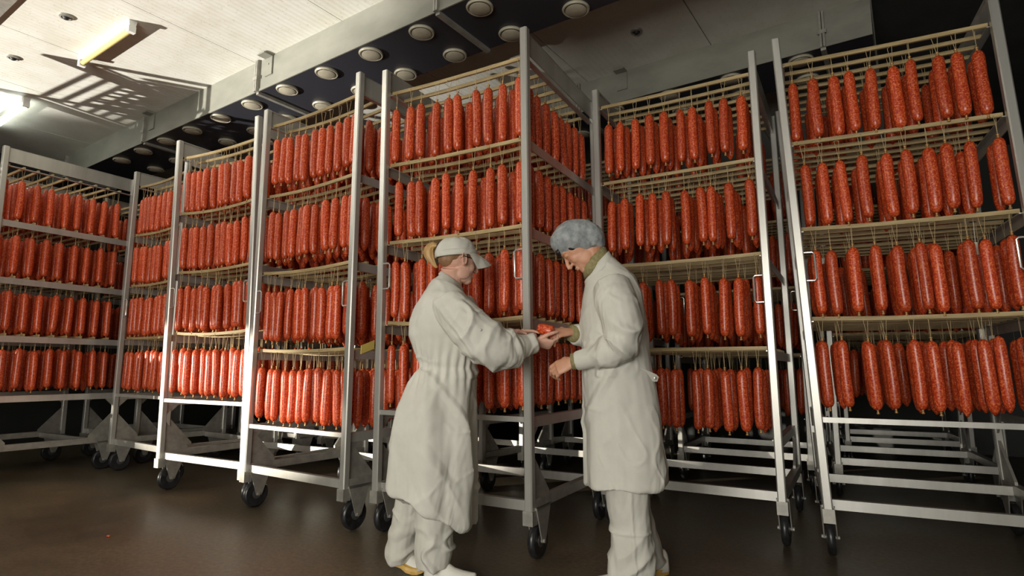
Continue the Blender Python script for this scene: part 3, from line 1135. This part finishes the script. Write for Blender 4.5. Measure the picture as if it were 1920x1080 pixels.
# ---- coat
cm = MB()
WR = [((828, 512), (866, 536), 0.065), ((815, 530), (869, 547), 0.105), ((798, 556), (882, 562), 0.170), ((784, 580), (889, 585), 0.190), ((774, 605), (892, 605), 0.188),
      ((772, 630), (892, 630), 0.178), ((780, 657), (893, 655), 0.168), ((789, 680), (894, 680), 0.158), ((787, 695), (894, 697), 0.160), ((768, 727), (892, 724), 0.182),
      ((747, 765), (890, 765), 0.200), ((738, 805), (889, 815), 0.212), ((733, 855), (891, 880), 0.220), ((731, 903), (893, 974), 0.226), ((732, 908), (893, 984), 0.224)]
cm.rings([pxring(L, Rr, hy, WY) for L, Rr, hy in WR])
near = [(*px(842, 572, WY - 0.13), 0.088), (*px(868, 600, WY - 0.19), 0.100), (*px(905, 638, WY - 0.20), 0.108), (*px(940, 655, WY - 0.17), 0.094), (*px(975, 650, WY - 0.12), 0.068), (*px(1001, 642, WY - 0.08), 0.045)]
sleeve(cm, near)
far = [(*px(858, 572, WY + 0.15), 0.080), (*px(885, 610, WY + 0.19), 0.080), (*px(918, 636, WY + 0.17), 0.066), (*px(945, 633, WY + 0.13), 0.056), (*px(967, 630, WY + 0.10), 0.042)]
sleeve(cm, far)
cme = remesh(cm, 0.0065, 5)
wz = px(840, 690, WY)[2]
sh_ = px(842, 580, WY)
el_ = px(915, 648, WY)


def wfold(v):
    x, y, z = v[:, 0], v[:, 1], v[:, 2]
    ang = np.arctan2(y - WY, x - px(815, 690, WY)[0])
    d = np.zeros(len(v))
    low = np.clip((wz - z) / 0.25, 0, 1)
    arm = np.clip((x - px(893, 650, WY)[0]) / 0.05, 0, 1)
    # flares of the skirt, deepening below the belt
    d += (1 - arm) * low * 0.015 * np.sin(7 * ang + 2.2 * vnoise(np.c_[z * 2, ang * 0.7, z * 0], 3))
    # gathers at the belt
    near_b = np.exp(-((z - wz) / 0.10) ** 2)
    d += (1 - arm) * near_b * 0.005 * np.sin(26 * ang + 3 * vnoise(v * 6, 8))
    d += -(1 - arm) * np.exp(-((z - wz) / 0.018) ** 2) * 0.008
    # slanting creases
    d += 0.030 * np.maximum(0, ridge(np.c_[x * 4 + z * 3.0, y * 3, z * 1.6 - x * 1.2], 5) - 0.6)
    d += 0.008 * vnoise(np.c_[x * 7, y * 7, z * 3.2], 6) * (1 - 0.4 * arm)
    d += 0.012 * np.maximum(0, ridge(np.c_[x * 9 - z * 5, y * 6, z * 5 + x * 4], 7) - 0.7)
    # sleeve: creases running round the elbow
    s_ = np.clip((x - px(860, 600, WY)[0]) / 0.06, 0, 1) * (z > wz - 0.05)
    d += s_ * 0.024 * np.maximum(-0.15, ridge(np.c_[x * 9 - z * 4, y * 4, z * 7 + x * 6], 9) - 0.55)
    return d


cloth_folds(cme, wfold)
plant(W, cme, 'coat', M['coat'])
bvW = BVHTree.FromPolygons([tuple(v.co) for v in W.children[0].data.vertices], [tuple(p.vertices) for p in W.children[0].data.polygons])


def on_person(root, bvh, uv, y, width, thick, off=0.003):
    o0 = root.matrix_world.translation
    pts = []
    for u, v in uv:
        q_ = at(u, v, y)
        pts.append((q_[0] - o0.x, q_[2]))
    pts = [tuple(p) for p in lerp_pts(pts, max(6, 3 * len(pts)))]
    return strap(bvh, pts, width, thick, -1.0, off)


# collar standing round the neck
col = MB()
ring_o, ring_i = [], []
for k in range(28):
    t = 2 * math.pi * k / 28
rr = []
for (L, Rr, hy, sc_) in (((826, 513), (866, 537), 0.070, 1), ((827, 503 + 6), (865, 529), 0.068, 1)):
    rr.append(pxring(L, Rr, hy, WY, 28, 2.0))
col_rings = [pxring((824, 520), (868, 546), 0.078, WY, 28, 2.0), pxring((822, 514), (868, 541), 0.076, WY, 28, 2.0), pxring((826, 509), (864, 533), 0.068, WY, 28, 2.0), pxring((830, 511), (861, 534), 0.060, WY, 28, 2.0), pxring((830, 518), (862, 541), 0.060, WY, 28, 2.0)]
col.rings(col_rings, False, True)
plant(W, col, 'collar', M['coat'])
b_ = plant(W, on_person(W, bvW, [(789, 689), (800, 692), (815, 697), (842, 703)], WY, 0.040, 0.010, 0.004), 'back_belt', M['coat'], False)
qb = px(794, 691, WY)
h_ = bvW.ray_cast(Vector((qb[0] - W.matrix_world.translation.x + 0.01, -1, qb[2])), Vector((0, 1, 0)))[0]
if h_ is not None:
    MBb = MB().revolve([(0.001, -0.014), (0.006, -0.0135), (0.008, -0.011), (0.008, -0.006)], 12, 'y', (h_.x, h_.y, h_.z))
    auto_smooth(MBb.obj('button', M['button'], b_))
qb = px(907, 626, WY)
h_ = bvW.ray_cast(Vector((qb[0] - W.matrix_world.translation.x, -1, qb[2])), Vector((0, 1, 0)))[0]
if h_ is not None:
    auto_smooth(MB().revolve([(0.001, -0.006), (0.005, -0.0055), (0.006, -0.003), (0.006, 0.002)], 12, 'y', (h_.x, h_.y, h_.z)).obj('sleeve_button', M['button'], W))
# pocket
plant(W, on_person(W, bvW, [(878, 752), (879, 785), (876, 822)], WY, 0.055, 0.004, 0.001), 'pocket', M['coat'], False)

# ---- trousers
tm = MB()
hipz = px(830, 800, WY)
sleeve(tm, [(*px(822, 800, WY - 0.07), 0.085), (*px(815, 930, WY - 0.09), 0.088), (*px(814, 990, WY - 0.09), 0.086), (*px(813, 1030, WY - 0.09), 0.093), (*px(813, 1064, WY - 0.09), 0.080)], 16)
sleeve(tm, [(*px(800, 800, WY + 0.08), 0.085), (*px(770, 930, WY + 0.09), 0.074), (*px(758, 995, WY + 0.10), 0.072), (*px(755, 1030, WY + 0.10), 0.074), (*px(755, 1052, WY + 0.10), 0.068)], 16)
tme = remesh(tm, 0.006, 4)


def tfold(v):
    x, y, z = v[:, 0], v[:, 1], v[:, 2]
    lo_ = np.clip((0.36 - z) / 0.2, 0, 1)
    d = lo_ * 0.030 * np.maximum(-0.15, ridge(np.c_[x * 6 + z * 7, y * 6, z * 11 - x * 7], 15) - 0.55)
    d += 0.006 * vnoise(np.c_[x * 8, y * 8, z * 4], 16)
    return d


cloth_folds(tme, tfold)
plant(W, tme, 'trousers', M['trouser'])
for (hl, te, lift) in (((797, 0, WY - 0.09), (893, 0, WY - 0.13), 0.0), ((726, 0, WY + 0.11), (800, 0, WY + 0.06), 0.050)):
    xh, xt = px(hl[0], 1075, hl[2])[0], px(te[0], 1075, te[2])[0]
    u_, s_ = MB(), MB()
    shoe(u_, s_, (xh, hl[2], 0), (xt, te[2], 0), lift)
    so_ = plant(W, u_, 'shoe', M['shoe'])
    sl = s_.mesh('sole', M['sole'])
    sl.transform(W.matrix_world.inverted())
    link('sole', sl, so_)

# ---- body: head, neck, trunk, arms, hands, legs in one surface
bm_ = MB()
HR = rotm(math.radians(30), math.radians(7))
HC = px(858, 488, WY)
HC = HC + np.array([0.0, 0.0, 0.0])
head_parts(bm_, HC, HR, 0.98, True)
bm_.tube([HC + HR @ np.array([-0.028, 0, -0.045]), px(847, 520, WY), px(842, 545, WY)], [0.054, 0.052, 0.066], 18)
bm_.rings([pxring((a0, v0), (a1, v0), hy, WY) for a0, a1, v0, hy in ((822, 862, 548, 0.07), (805, 870, 575, 0.13), (800, 872, 620, 0.13), (805, 872, 680, 0.12), (790, 870, 730, 0.13), (790, 860, 790, 0.12))])
bm_.tube([p[:3] for p in (px(835, 572, WY - 0.11), px(905, 640, WY - 0.18), px(975, 648, WY - 0.11), px(1006, 642, WY - 0.075))], [0.045, 0.042, 0.034, 0.027], 14)
bm_.tube([p[:3] for p in (px(850, 572, WY + 0.11), px(918, 634, WY + 0.15), px(950, 630, WY + 0.12), px(975, 625, WY + 0.08))], [0.042, 0.038, 0.030, 0.025], 14)
bm_.tube([px(822, 790, WY - 0.07), px(815, 960, WY - 0.09), px(813, 1068, WY - 0.09)], [0.07, 0.05, 0.04], 14)
bm_.tube([px(800, 790, WY + 0.08), px(762, 960, WY + 0.09), px(752, 1050, WY + 0.10)], [0.07, 0.05, 0.04], 14)
# near hand closes on the man's hand from below, far hand reaches along the top
hand(bm_, px(1003, 640, WY - 0.075), px(1040, 648, WY - 0.05) - px(1003, 640, WY - 0.075), (0.25, 0.5, 0.55), 0.94, 1, (0.70, 0.75, 0.8, 0.85), (0.5, 0.5), 0.03)
hand(bm_, px(974, 624, WY + 0.08), px(1012, 622, WY + 0.0) - px(974, 624, WY + 0.08), (0.1, -0.35, -0.9), 0.90, -1, (0.12, 0.55, 0.75, 0.85), (0.3, 0.3), 0.04)
bme = remesh(bm_, 0.0032, 7)
plant(W, bme, 'body', M['skin_w'])

# ---- hair under the cap, ponytail, tie
hm = MB()
for (p_, r_) in (((-0.034, 0, 0.024), (0.079, 0.0765, 0.068)), ((-0.050, 0, -0.006), (0.056, 0.058, 0.044))):
    hm.ell(HC + HR @ (np.array(p_) * 0.98), np.array(r_) * 0.98, HR, 20, 12)
for sd in (-1, 1):
    hm.ell(HC + HR @ np.array([0.020, sd * 0.062, 0.022]), (0.022, 0.012, 0.018), HR, 12, 8)
hme = remesh(hm, 0.005, 3)
hd = plant(W, hme, 'hair', M['hair_under'])
pt = [px(821, 462, WY + 0.01), px(811, 461, WY + 0.02), px(804, 470, WY + 0.02), px(806, 482, WY + 0.015), px(812, 493, WY + 0.01), px(819, 502, WY)]
pm = MB()
rs = np.random.RandomState(3)
_sp = smooth_path(pt, 12)
pm.tube(_sp, [0.012, 0.016, 0.021, 0.025, 0.027, 0.027, 0.025, 0.022, 0.018, 0.013, 0.008, 0.003], 14)
for k in range(60):
    a_ = rs.uniform(0, 6.28)
    rr_ = math.sqrt(rs.uniform(0.5, 1.15))
    pp = []
    rad = []
    for j, q_ in enumerate(smooth_path(pt, 12)):
        t = j / 11
        sp = (0.010 + 0.022 * math.sin(math.pi * min(1, t * 1.05)) ** 0.8) * (1 - 0.55 * t)
        pp.append(q_ + sp * rr_ * np.array([math.cos(a_), 0.9 * math.sin(a_), 0.3 * math.sin(a_ + 1)]))
        rad.append(0.0065 * (1 - 0.75 * t) + 0.0008)
    pm.tube(pp, rad, 6)
plant(W, pm, 'ponytail', M['hair'])
tm_ = MB().ell(px(822.5, 463, WY + 0.01), (0.017, 0.022, 0.024), rotm(0, 0.3), 16, 10)
plant(W, tm_, 'hair_tie', M['black'])

# ---- cap: crown, band, brim
cp = MB()
CR = HR @ rotm(0, math.radians(-13))
CC = HC + HR @ np.array([-0.012, 0, 0.036])
rr = []
for j in range(9):
    ph = math.pi / 2 * j / 8
    zz = -0.012 + 0.092 * math.sin(ph)
    sc_ = math.cos(ph) ** 0.75 if j < 8 else 0.02
    rr.append([CC + CR @ np.array([0.108 * sc_ * math.cos(t) - (0.006 if math.cos(t) < 0 else 0), 0.090 * sc_ * math.sin(t), zz + 0.004 * math.sin(6 * t) * math.sin(2 * ph)]) for t in [2 * math.pi * k / 32 for k in range(32)]])
cp.rings(rr)
crown = plant(W, cp, 'cap', M['coat'])
bn = MB()
o_ = [[CC + CR @ np.array([r_ * 0.111 * math.cos(t), r_ * 0.0925 * math.sin(t), z_]) for t in [2 * math.pi * k / 32 for k in range(32)]] for r_, z_ in ((1.0, -0.022), (1.03, -0.018), (1.02, 0.006), (0.99, 0.008), (0.96, -0.02))]
bn.rings(o_, False, True)
bd = bn.mesh('cap_band', M['coat'], True)
bd.transform(W.matrix_world.inverted())
link('cap_band', bd, crown)
br = MB()
rr = []
nb = 15
for lay in (0.0, 1.0):
    for j in range(6):
        s_ = j / 5
        row = []
        for k in range(nb):
            t = math.radians(-78 + 156 * k / (nb - 1))
            e = 0.072 * s_ * (0.55 + 0.45 * math.cos(t * 1.1)) + 0.003
            x = 0.110 * math.cos(t) + e * math.cos(t * 0.55)
            y = 0.092 * math.sin(t) + e * 0.55 * math.sin(t)
            z = -0.014 - 0.034 * s_ - 0.018 * s_ * s_ - 0.034 * s_ * abs(math.sin(t)) ** 2 - 0.003 * lay
            row.append(CC + CR @ np.array([x, y, z]))
        rr.append(row)
vs_ = [p for r_ in rr for p in r_]
fs_ = []
for lay in (0, 1):
    for j in range(5):
        for k in range(nb - 1):
            a_ = (lay * 6 + j) * nb + k
            f_ = (a_, a_ + 1, a_ + nb + 1, a_ + nb)
            fs_.append(f_ if lay == 0 else f_[::-1])
for k in range(nb - 1):
    a_, b2 = 5 * nb + k, 11 * nb + k
    fs_.append((a_, a_ + 1, b2 + 1, b2))
br.add(vs_, fs_)
bmesh_ = br.mesh('cap_brim', M['coat'], True)
bmesh_.transform(W.matrix_world.inverted())
link('cap_brim', bmesh_, crown)

# ---- glasses
gm = MB()
for sd in (-1, 1):
    ring = [HC + HR @ (np.array([0.108 - 0.012 * abs(math.cos(t) * 0.5 + 0.5) * (1 if True else 0), sd * (0.034 + 0.024 * math.cos(t)), 0.004 + 0.019 * math.sin(t)])) for t in [2 * math.pi * k / 20 for k in range(21)]]
    gm.tube(ring, 0.0022, 6)
    gm.tube([HC + HR @ np.array([0.098, sd * 0.062, 0.008]), HC + HR @ np.array([0.05, sd * 0.080, 0.006]), HC + HR @ np.array([-0.004, sd * 0.086, 0.008]), HC + HR @ np.array([-0.02, sd * 0.085, -0.006])], 0.0026, 6)
gm.tube([HC + HR @ np.array([0.108, -0.010, 0.008]), HC + HR @ np.array([0.112, 0, 0.012]), HC + HR @ np.array([0.108, 0.010, 0.008])], 0.002, 6)
gl = plant(W, gm, 'glasses', M['black'])
for sd in (-1, 1):
    lm = MB().rings([[HC + HR @ (np.array([0.1035 + dx, sd * (0.034 + 0.0235 * math.cos(t)), 0.004 + 0.0185 * math.sin(t)])) for t in [2 * math.pi * k / 18 for k in range(18)]] for dx in (-0.001, 0.001)])
    l_ = lm.mesh('lens', M['lens'])
    l_.transform(W.matrix_world.inverted())
    link('lens', l_, gl)

# ================================================================== man in the hairnet
MY = 2.90
Mn = empty('person', Matrix.Translation((px(1185, 1080, MY)[0], MY, 0)))
tag(Mn, 'worker in white coat and grey hairnet with olive turtleneck, head bowed to the left', 'person', 'two workers in white coats')
cm = MB()
MR = [((1100, 520), (1142, 478), 0.075), ((1097, 538), (1163, 500), 0.120), ((1093, 560), (1184, 522), 0.180), ((1091, 586), (1197, 552), 0.208), ((1092, 615), (1206, 603), 0.205),
      ((1092, 650), (1213, 650), 0.195), ((1092, 692), (1219, 692), 0.188), ((1094, 735), (1228, 735), 0.196), ((1096, 800), (1238, 800), 0.210), ((1096, 860), (1246, 862), 0.220), ((1097, 903), (1249, 895), 0.226), ((1097, 909), (1249, 901), 0.224)]
cm.rings([pxring(L, Rr, hy, MY) for L, Rr, hy in MR])
sleeve(cm, [(*px(1146, 536, MY - 0.13), 0.088), (*px(1158, 575, MY - 0.20), 0.092), (*px(1170, 620, MY - 0.22), 0.086), (*px(1164, 648, MY - 0.21), 0.078), (*px(1135, 662, MY - 0.17), 0.068), (*px(1108, 671, MY - 0.13), 0.054), (*px(1080, 677, MY - 0.10), 0.046)])
sleeve(cm, [(*px(1130, 545, MY + 0.14), 0.085), (*px(1135, 600, MY + 0.19), 0.080), (*px(1130, 640, MY + 0.19), 0.070), (*px(1105, 634, MY + 0.13), 0.056), (*px(1078, 628, MY + 0.08), 0.048)])
cme = remesh(cm, 0.0065, 5)


def mfold(v):
    x, y, z = v[:, 0], v[:, 1], v[:, 2]
    cx_ = px(1155, 690, MY)[0]
    ang = np.arctan2(y - MY, x - cx_)
    zb_ = px(1155, 695, MY)[2]
    low = np.clip((zb_ - z) / 0.3, 0, 1)
    d = low * 0.008 * np.sin(5 * ang + 2.0 * vnoise(np.c_[z * 2, ang * 0.7, z * 0], 23))
    d += 0.028 * np.maximum(0, ridge(np.c_[x * 4 - z * 2.5, y * 3, z * 1.8 + x], 25) - 0.6)
    d += 0.012 * np.maximum(0, ridge(np.c_[x * 9 + z * 5, y * 6, z * 5 - x * 4], 27) - 0.7)
    d += 0.005 * vnoise(np.c_[x * 7, y * 7, z * 3.4], 26)
    e = px(1165, 645, MY - 0.2)
    r_ = np.exp(-(((x - e[0]) / 0.11) ** 2 + ((z - e[2]) / 0.10) ** 2)) * (y < MY)
    d += r_ * 0.034 * np.maximum(-0.25, ridge(np.c_[x * 8 + z * 9, y * 4, z * 8 - x * 5], 29) - 0.45)
    ar = np.clip((px(1150, 650, MY)[0] - x) / 0.1, 0, 1) * (y < MY - 0.06) * (np.abs(z - px(1110, 672, MY)[2]) < 0.09)
    d += ar * 0.018 * np.maximum(-0.2, ridge(np.c_[x * 14, y * 4, z * 5 + x * 6], 31) - 0.4)
    return d


cloth_folds(cme, mfold)
coatM = plant(Mn, cme, 'coat', M['coat'])
bvM = BVHTree.FromPolygons([tuple(v.co) for v in coatM.data.vertices], [tuple(p.vertices) for p in coatM.data.polygons])
# turned down collar and lapel
col = MB()
col.rings([pxring((1098, 540), (1150, 494), 0.105, MY, 28, 2.0), pxring((1096, 528), (1149, 484), 0.098, MY, 28, 2.0), pxring((1102, 512), (1141, 471), 0.078, MY, 28, 2.0), pxring((1107, 512), (1136, 475), 0.066, MY, 28, 2.0), pxring((1107, 530), (1138, 490), 0.07, MY, 28, 2.0)], False, True)
plant(Mn, col, 'collar', M['coat'])
plant(Mn, on_person(Mn, bvM, [(1163, 692), (1185, 694), (1200, 698)], MY, 0.036, 0.009, 0.003), 'back_belt', M['coat'], False)
t0, t1 = px(1196, 696, MY - 0.165), px(1233, 711, MY - 0.11)
bt = MB()
d_ = (t1 - t0)
nn = np.array([-d_[2], 0, d_[0]])
nn /= np.linalg.norm(nn)
rr = []
for t, w_ in ((0, 0.019), (0.3, 0.019), (0.6, 0.019), (0.85, 0.018), (1.0, 0.011)):
    c_ = t0 + d_ * t + np.array([0, -0.006, 0])
    rr.append([c_ + nn * w_ + np.array([0, -0.003, 0]), c_ - nn * w_ + np.array([0, -0.003, 0]), c_ - nn * w_ + np.array([0, 0.003, 0]), c_ + nn * w_ + np.array([0, 0.003, 0])])
bt.rings(rr)
tb = plant(Mn, bt, 'belt_tab', M['coat'], False)
bb = MB().revolve([(0.001, -0.006), (0.006, -0.0055), (0.0075, -0.003), (0.0075, 0.002)], 12, 'y', tuple(t0 + d_ * 0.84 + np.array([0, -0.009, 0])))
bb_ = bb.mesh('button', M['wire'], True)
bb_.transform(Mn.matrix_world.inverted())
link('button', bb_, tb)
plant(Mn, on_person(Mn, bvM, [(1105, 738), (1135, 744), (1160, 746)], MY, 0.012, 0.004), 'pocket_edge', M['coat'], False)
plant(Mn, on_person(Mn, bvM, [(1104, 590), (1121, 594)], MY, 0.02, 0.004, 0.001), 'chest_pocket_edge', M['coat'], False)

tm = MB()
sleeve(tm, [(*px(1180, 800, MY - 0.07), 0.098), (*px(1177, 925, MY - 0.09), 0.103), (*px(1182, 985, MY - 0.09), 0.094), (*px(1184, 1040, MY - 0.09), 0.100), (*px(1182, 1082, MY - 0.09), 0.098)], 16)
sleeve(tm, [(*px(1175, 800, MY + 0.08), 0.095), (*px(1178, 925, MY + 0.09), 0.094), (*px(1192, 985, MY + 0.10), 0.088), (*px(1209, 1030, MY + 0.10), 0.090), (*px(1214, 1060, MY + 0.10), 0.082)], 16)
tme = remesh(tm, 0.006, 4)


def tfold2(v):
    x, y, z = v[:, 0], v[:, 1], v[:, 2]
    lo_ = np.clip((0.34 - z) / 0.2, 0, 1)
    d = lo_ * 0.026 * np.maximum(-0.15, ridge(np.c_[x * 5 + z * 8, y * 6, z * 9 - x * 8], 45) - 0.5)
    d += 0.005 * vnoise(np.c_[x * 8, y * 8, z * 4], 46)
    # pressed crease down the side and one across the shin
    kz = px(1185, 1000, MY - 0.15)[2]
    d += 0.006 * np.exp(-((z - kz) / 0.007) ** 2) * (y < MY)
    xc = np.interp(z, [px(1190, 1075, MY)[2], px(1180, 930, MY)[2]], [px(1190, 1075, MY - 0.15)[0], px(1180, 930, MY - 0.15)[0]])
    d += 0.006 * np.exp(-((x - xc) / 0.006) ** 2) * (y < MY - 0.1)
    return d


cloth_folds(tme, tfold2)
plant(Mn, tme, 'trousers', M['trouser'])
for (hl, te, lift) in (((1216, MY - 0.09), (1118, MY - 0.12), 0.0), ((1252, MY + 0.12), (1160, MY + 0.08), 0.0)):
    xh, xt = px(hl[0], 1075, hl[1])[0], px(te[0], 1075, te[1])[0]
    u_, s_ = MB(), MB()
    shoe(u_, s_, (xh, hl[1], 0), (xt, te[1], 0), lift, 0.051)
    so_ = plant(Mn, u_, 'shoe', M['shoe'])
    sl = s_.mesh('sole', M['sole'])
    sl.transform(Mn.matrix_world.inverted())
    link('sole', sl, so_)

bm_ = MB()
HR = rotm(math.radians(172), math.radians(47))
HC = px(1087, 461, MY)
head_parts(bm_, HC, HR, 1.02)
bm_.tube([HC + HR @ np.array([-0.030, 0, -0.050]), px(1112, 492, MY), px(1125, 520, MY)], [0.058, 0.058, 0.072], 18)
bm_.rings([pxring((a0, v0), (a1, v0), hy, MY) for a0, a1, v0, hy in ((1105, 1160, 525, 0.09), (1108, 1180, 560, 0.14), (1108, 1190, 610, 0.14), (1108, 1195, 690, 0.13), (1115, 1210, 740, 0.14), (1120, 1210, 800, 0.13))])
bm_.tube([px(1143, 542, MY - 0.12), px(1168, 640, MY - 0.19), px(1110, 670, MY - 0.13), px(1078, 677, MY - 0.10)], [0.048, 0.044, 0.036, 0.029], 14)
bm_.tube([px(1135, 548, MY + 0.12), px(1132, 636, MY + 0.16), px(1100, 632, MY + 0.12), px(1072, 622, MY + 0.07)], [0.046, 0.040, 0.034, 0.029], 14)
bm_.tube([px(1180, 795, MY - 0.07), px(1182, 960, MY - 0.09), px(1186, 1082, MY - 0.09)], [0.075, 0.055, 0.042], 14)
bm_.tube([px(1175, 795, MY + 0.08), px(1185, 960, MY + 0.09), px(1220, 1068, MY + 0.11)], [0.075, 0.055, 0.042], 14)
# near hand hangs half closed, far hand holds the piece of sausage
hand(bm_, px(1078, 677, MY - 0.10), px(1052, 687, MY - 0.09) - px(1078, 677, MY - 0.10), (0.30, 0.80, -0.45), 1.0, -1, (0.50, 0.58, 0.62, 0.66), (0.9, 0.7), 0.02)
hand(bm_, px(1072, 622, MY + 0.065), px(1040, 624, MY + 0.02) - px(1072, 622, MY + 0.065), (-0.25, 0.45, -0.80), 1.0, -1, (0.28, 0.46, 0.55, 0.62), (0.55, 0.4), 0.05)
bme = remesh(bm_, 0.0032, 7)
plant(Mn, bme, 'body', M['skin_m'])

# olive turtleneck and its cuffs
tn = MB()
tn.rings([pxring((1096, 524), (1146, 486), 0.085, MY, 26, 2.0), pxring((1093, 512), (1139, 473), 0.072, MY, 26, 2.0), pxring((1091, 506), (1136, 465), 0.067, MY, 26, 2.0), pxring((1090, 500), (1132, 462), 0.064, MY, 26, 2.0), pxring((1096, 498), (1127, 466), 0.054, MY, 26, 2.0), pxring((1100, 515), (1134, 480), 0.058, MY, 26, 2.0)], False, True)
plant(Mn, tn, 'turtleneck', M['olive'])
cf = MB()
cf.tube([px(1086, 676, MY - 0.108), px(1072, 678, MY - 0.098)], [0.041, 0.039], 18)
plant(Mn, cf, 'knit_cuff', M['olive'])
cf = MB()
cf.tube([px(1085, 629, MY + 0.09), px(1069, 624, MY + 0.062)], [0.044, 0.041], 18)
plant(Mn, cf, 'knit_cuff', M['olive'])

# dark fringe, hairnet with its pale band
hm = MB()
for (p_, r_) in (((0.078, 0.0, 0.062), (0.030, 0.056, 0.022)), ((0.098, 0.010, 0.050), (0.016, 0.036, 0.016)), ((0.020, -0.06, 0.02), (0.04, 0.014, 0.03)), ((0.020, 0.06, 0.02), (0.04, 0.014, 0.03))):
    hm.ell(HC + HR @ (np.array(p_) * 1.02), np.array(r_), HR, 14, 8)
plant(Mn, remesh(hm, 0.005, 2), 'hair_fringe', M['hair_dark'])
nm_ = MB()
NR = HR @ rotm(0, math.radians(-28))
nm_.ell(HC + HR @ np.array([-0.012, 0, 0.046]), (0.126, 0.098, 0.094), NR, 28, 18)
nm_.ell(HC + HR @ np.array([-0.070, 0, 0.000]), (0.066, 0.082, 0.090), HR, 24, 14)
nm_.ell(HC + HR @ np.array([-0.02, 0, 0.000]), (0.050, 0.088, 0.068), HR, 24, 14)
nme = remesh(nm_, 0.0055, 4)


def nfold(v):
    return 0.004 * vnoise(v * 22, 61) + 0.003 * vnoise(v * 50, 62) + 0.004 * np.maximum(0, ridge(v * np.array([16, 10, 16]), 63) - 0.5)


cloth_folds(nme, nfold)
net = plant(Mn, nme, 'hairnet', M['net'])

# the piece of sausage between the hands
a0_, a1_ = px(1011, 615, MY + 0.02), px(1036, 622, MY - 0.01)
m = MB()
cc = (a0_ + a1_) / 2
dv = (a1_ - a0_)
Lp = np.linalg.norm(dv)
m.revolve([(0.010, -Lp / 2 - 0.008), (0.020, -Lp / 2 - 0.004), (0.027, -Lp / 2 + 0.010), (0.0285, 0.0), (0.0285, Lp / 2 - 0.002), (0.027, Lp / 2)], 18)
q_ = Vector(dv).to_track_quat('Z', 'Y').to_matrix().to_4x4()
o = m.obj('sausage_piece', M['sausage'], None, True, world=Matrix.Translation(cc) @ q_)
tag(o, 'short cut piece of red sausage held between the two workers hands', 'sausage')

m = MB().ell((0, 0, 0.006), (0.012, 0.007, 0.006), None, 10, 6)
_p = onz(203, 1007, 0.0)
o = m.obj('sausage_scrap', M['sausage'], None, True, world=Matrix.Translation(_p))
tag(o, 'tiny red scrap lying on the floor at the left', 'scrap')
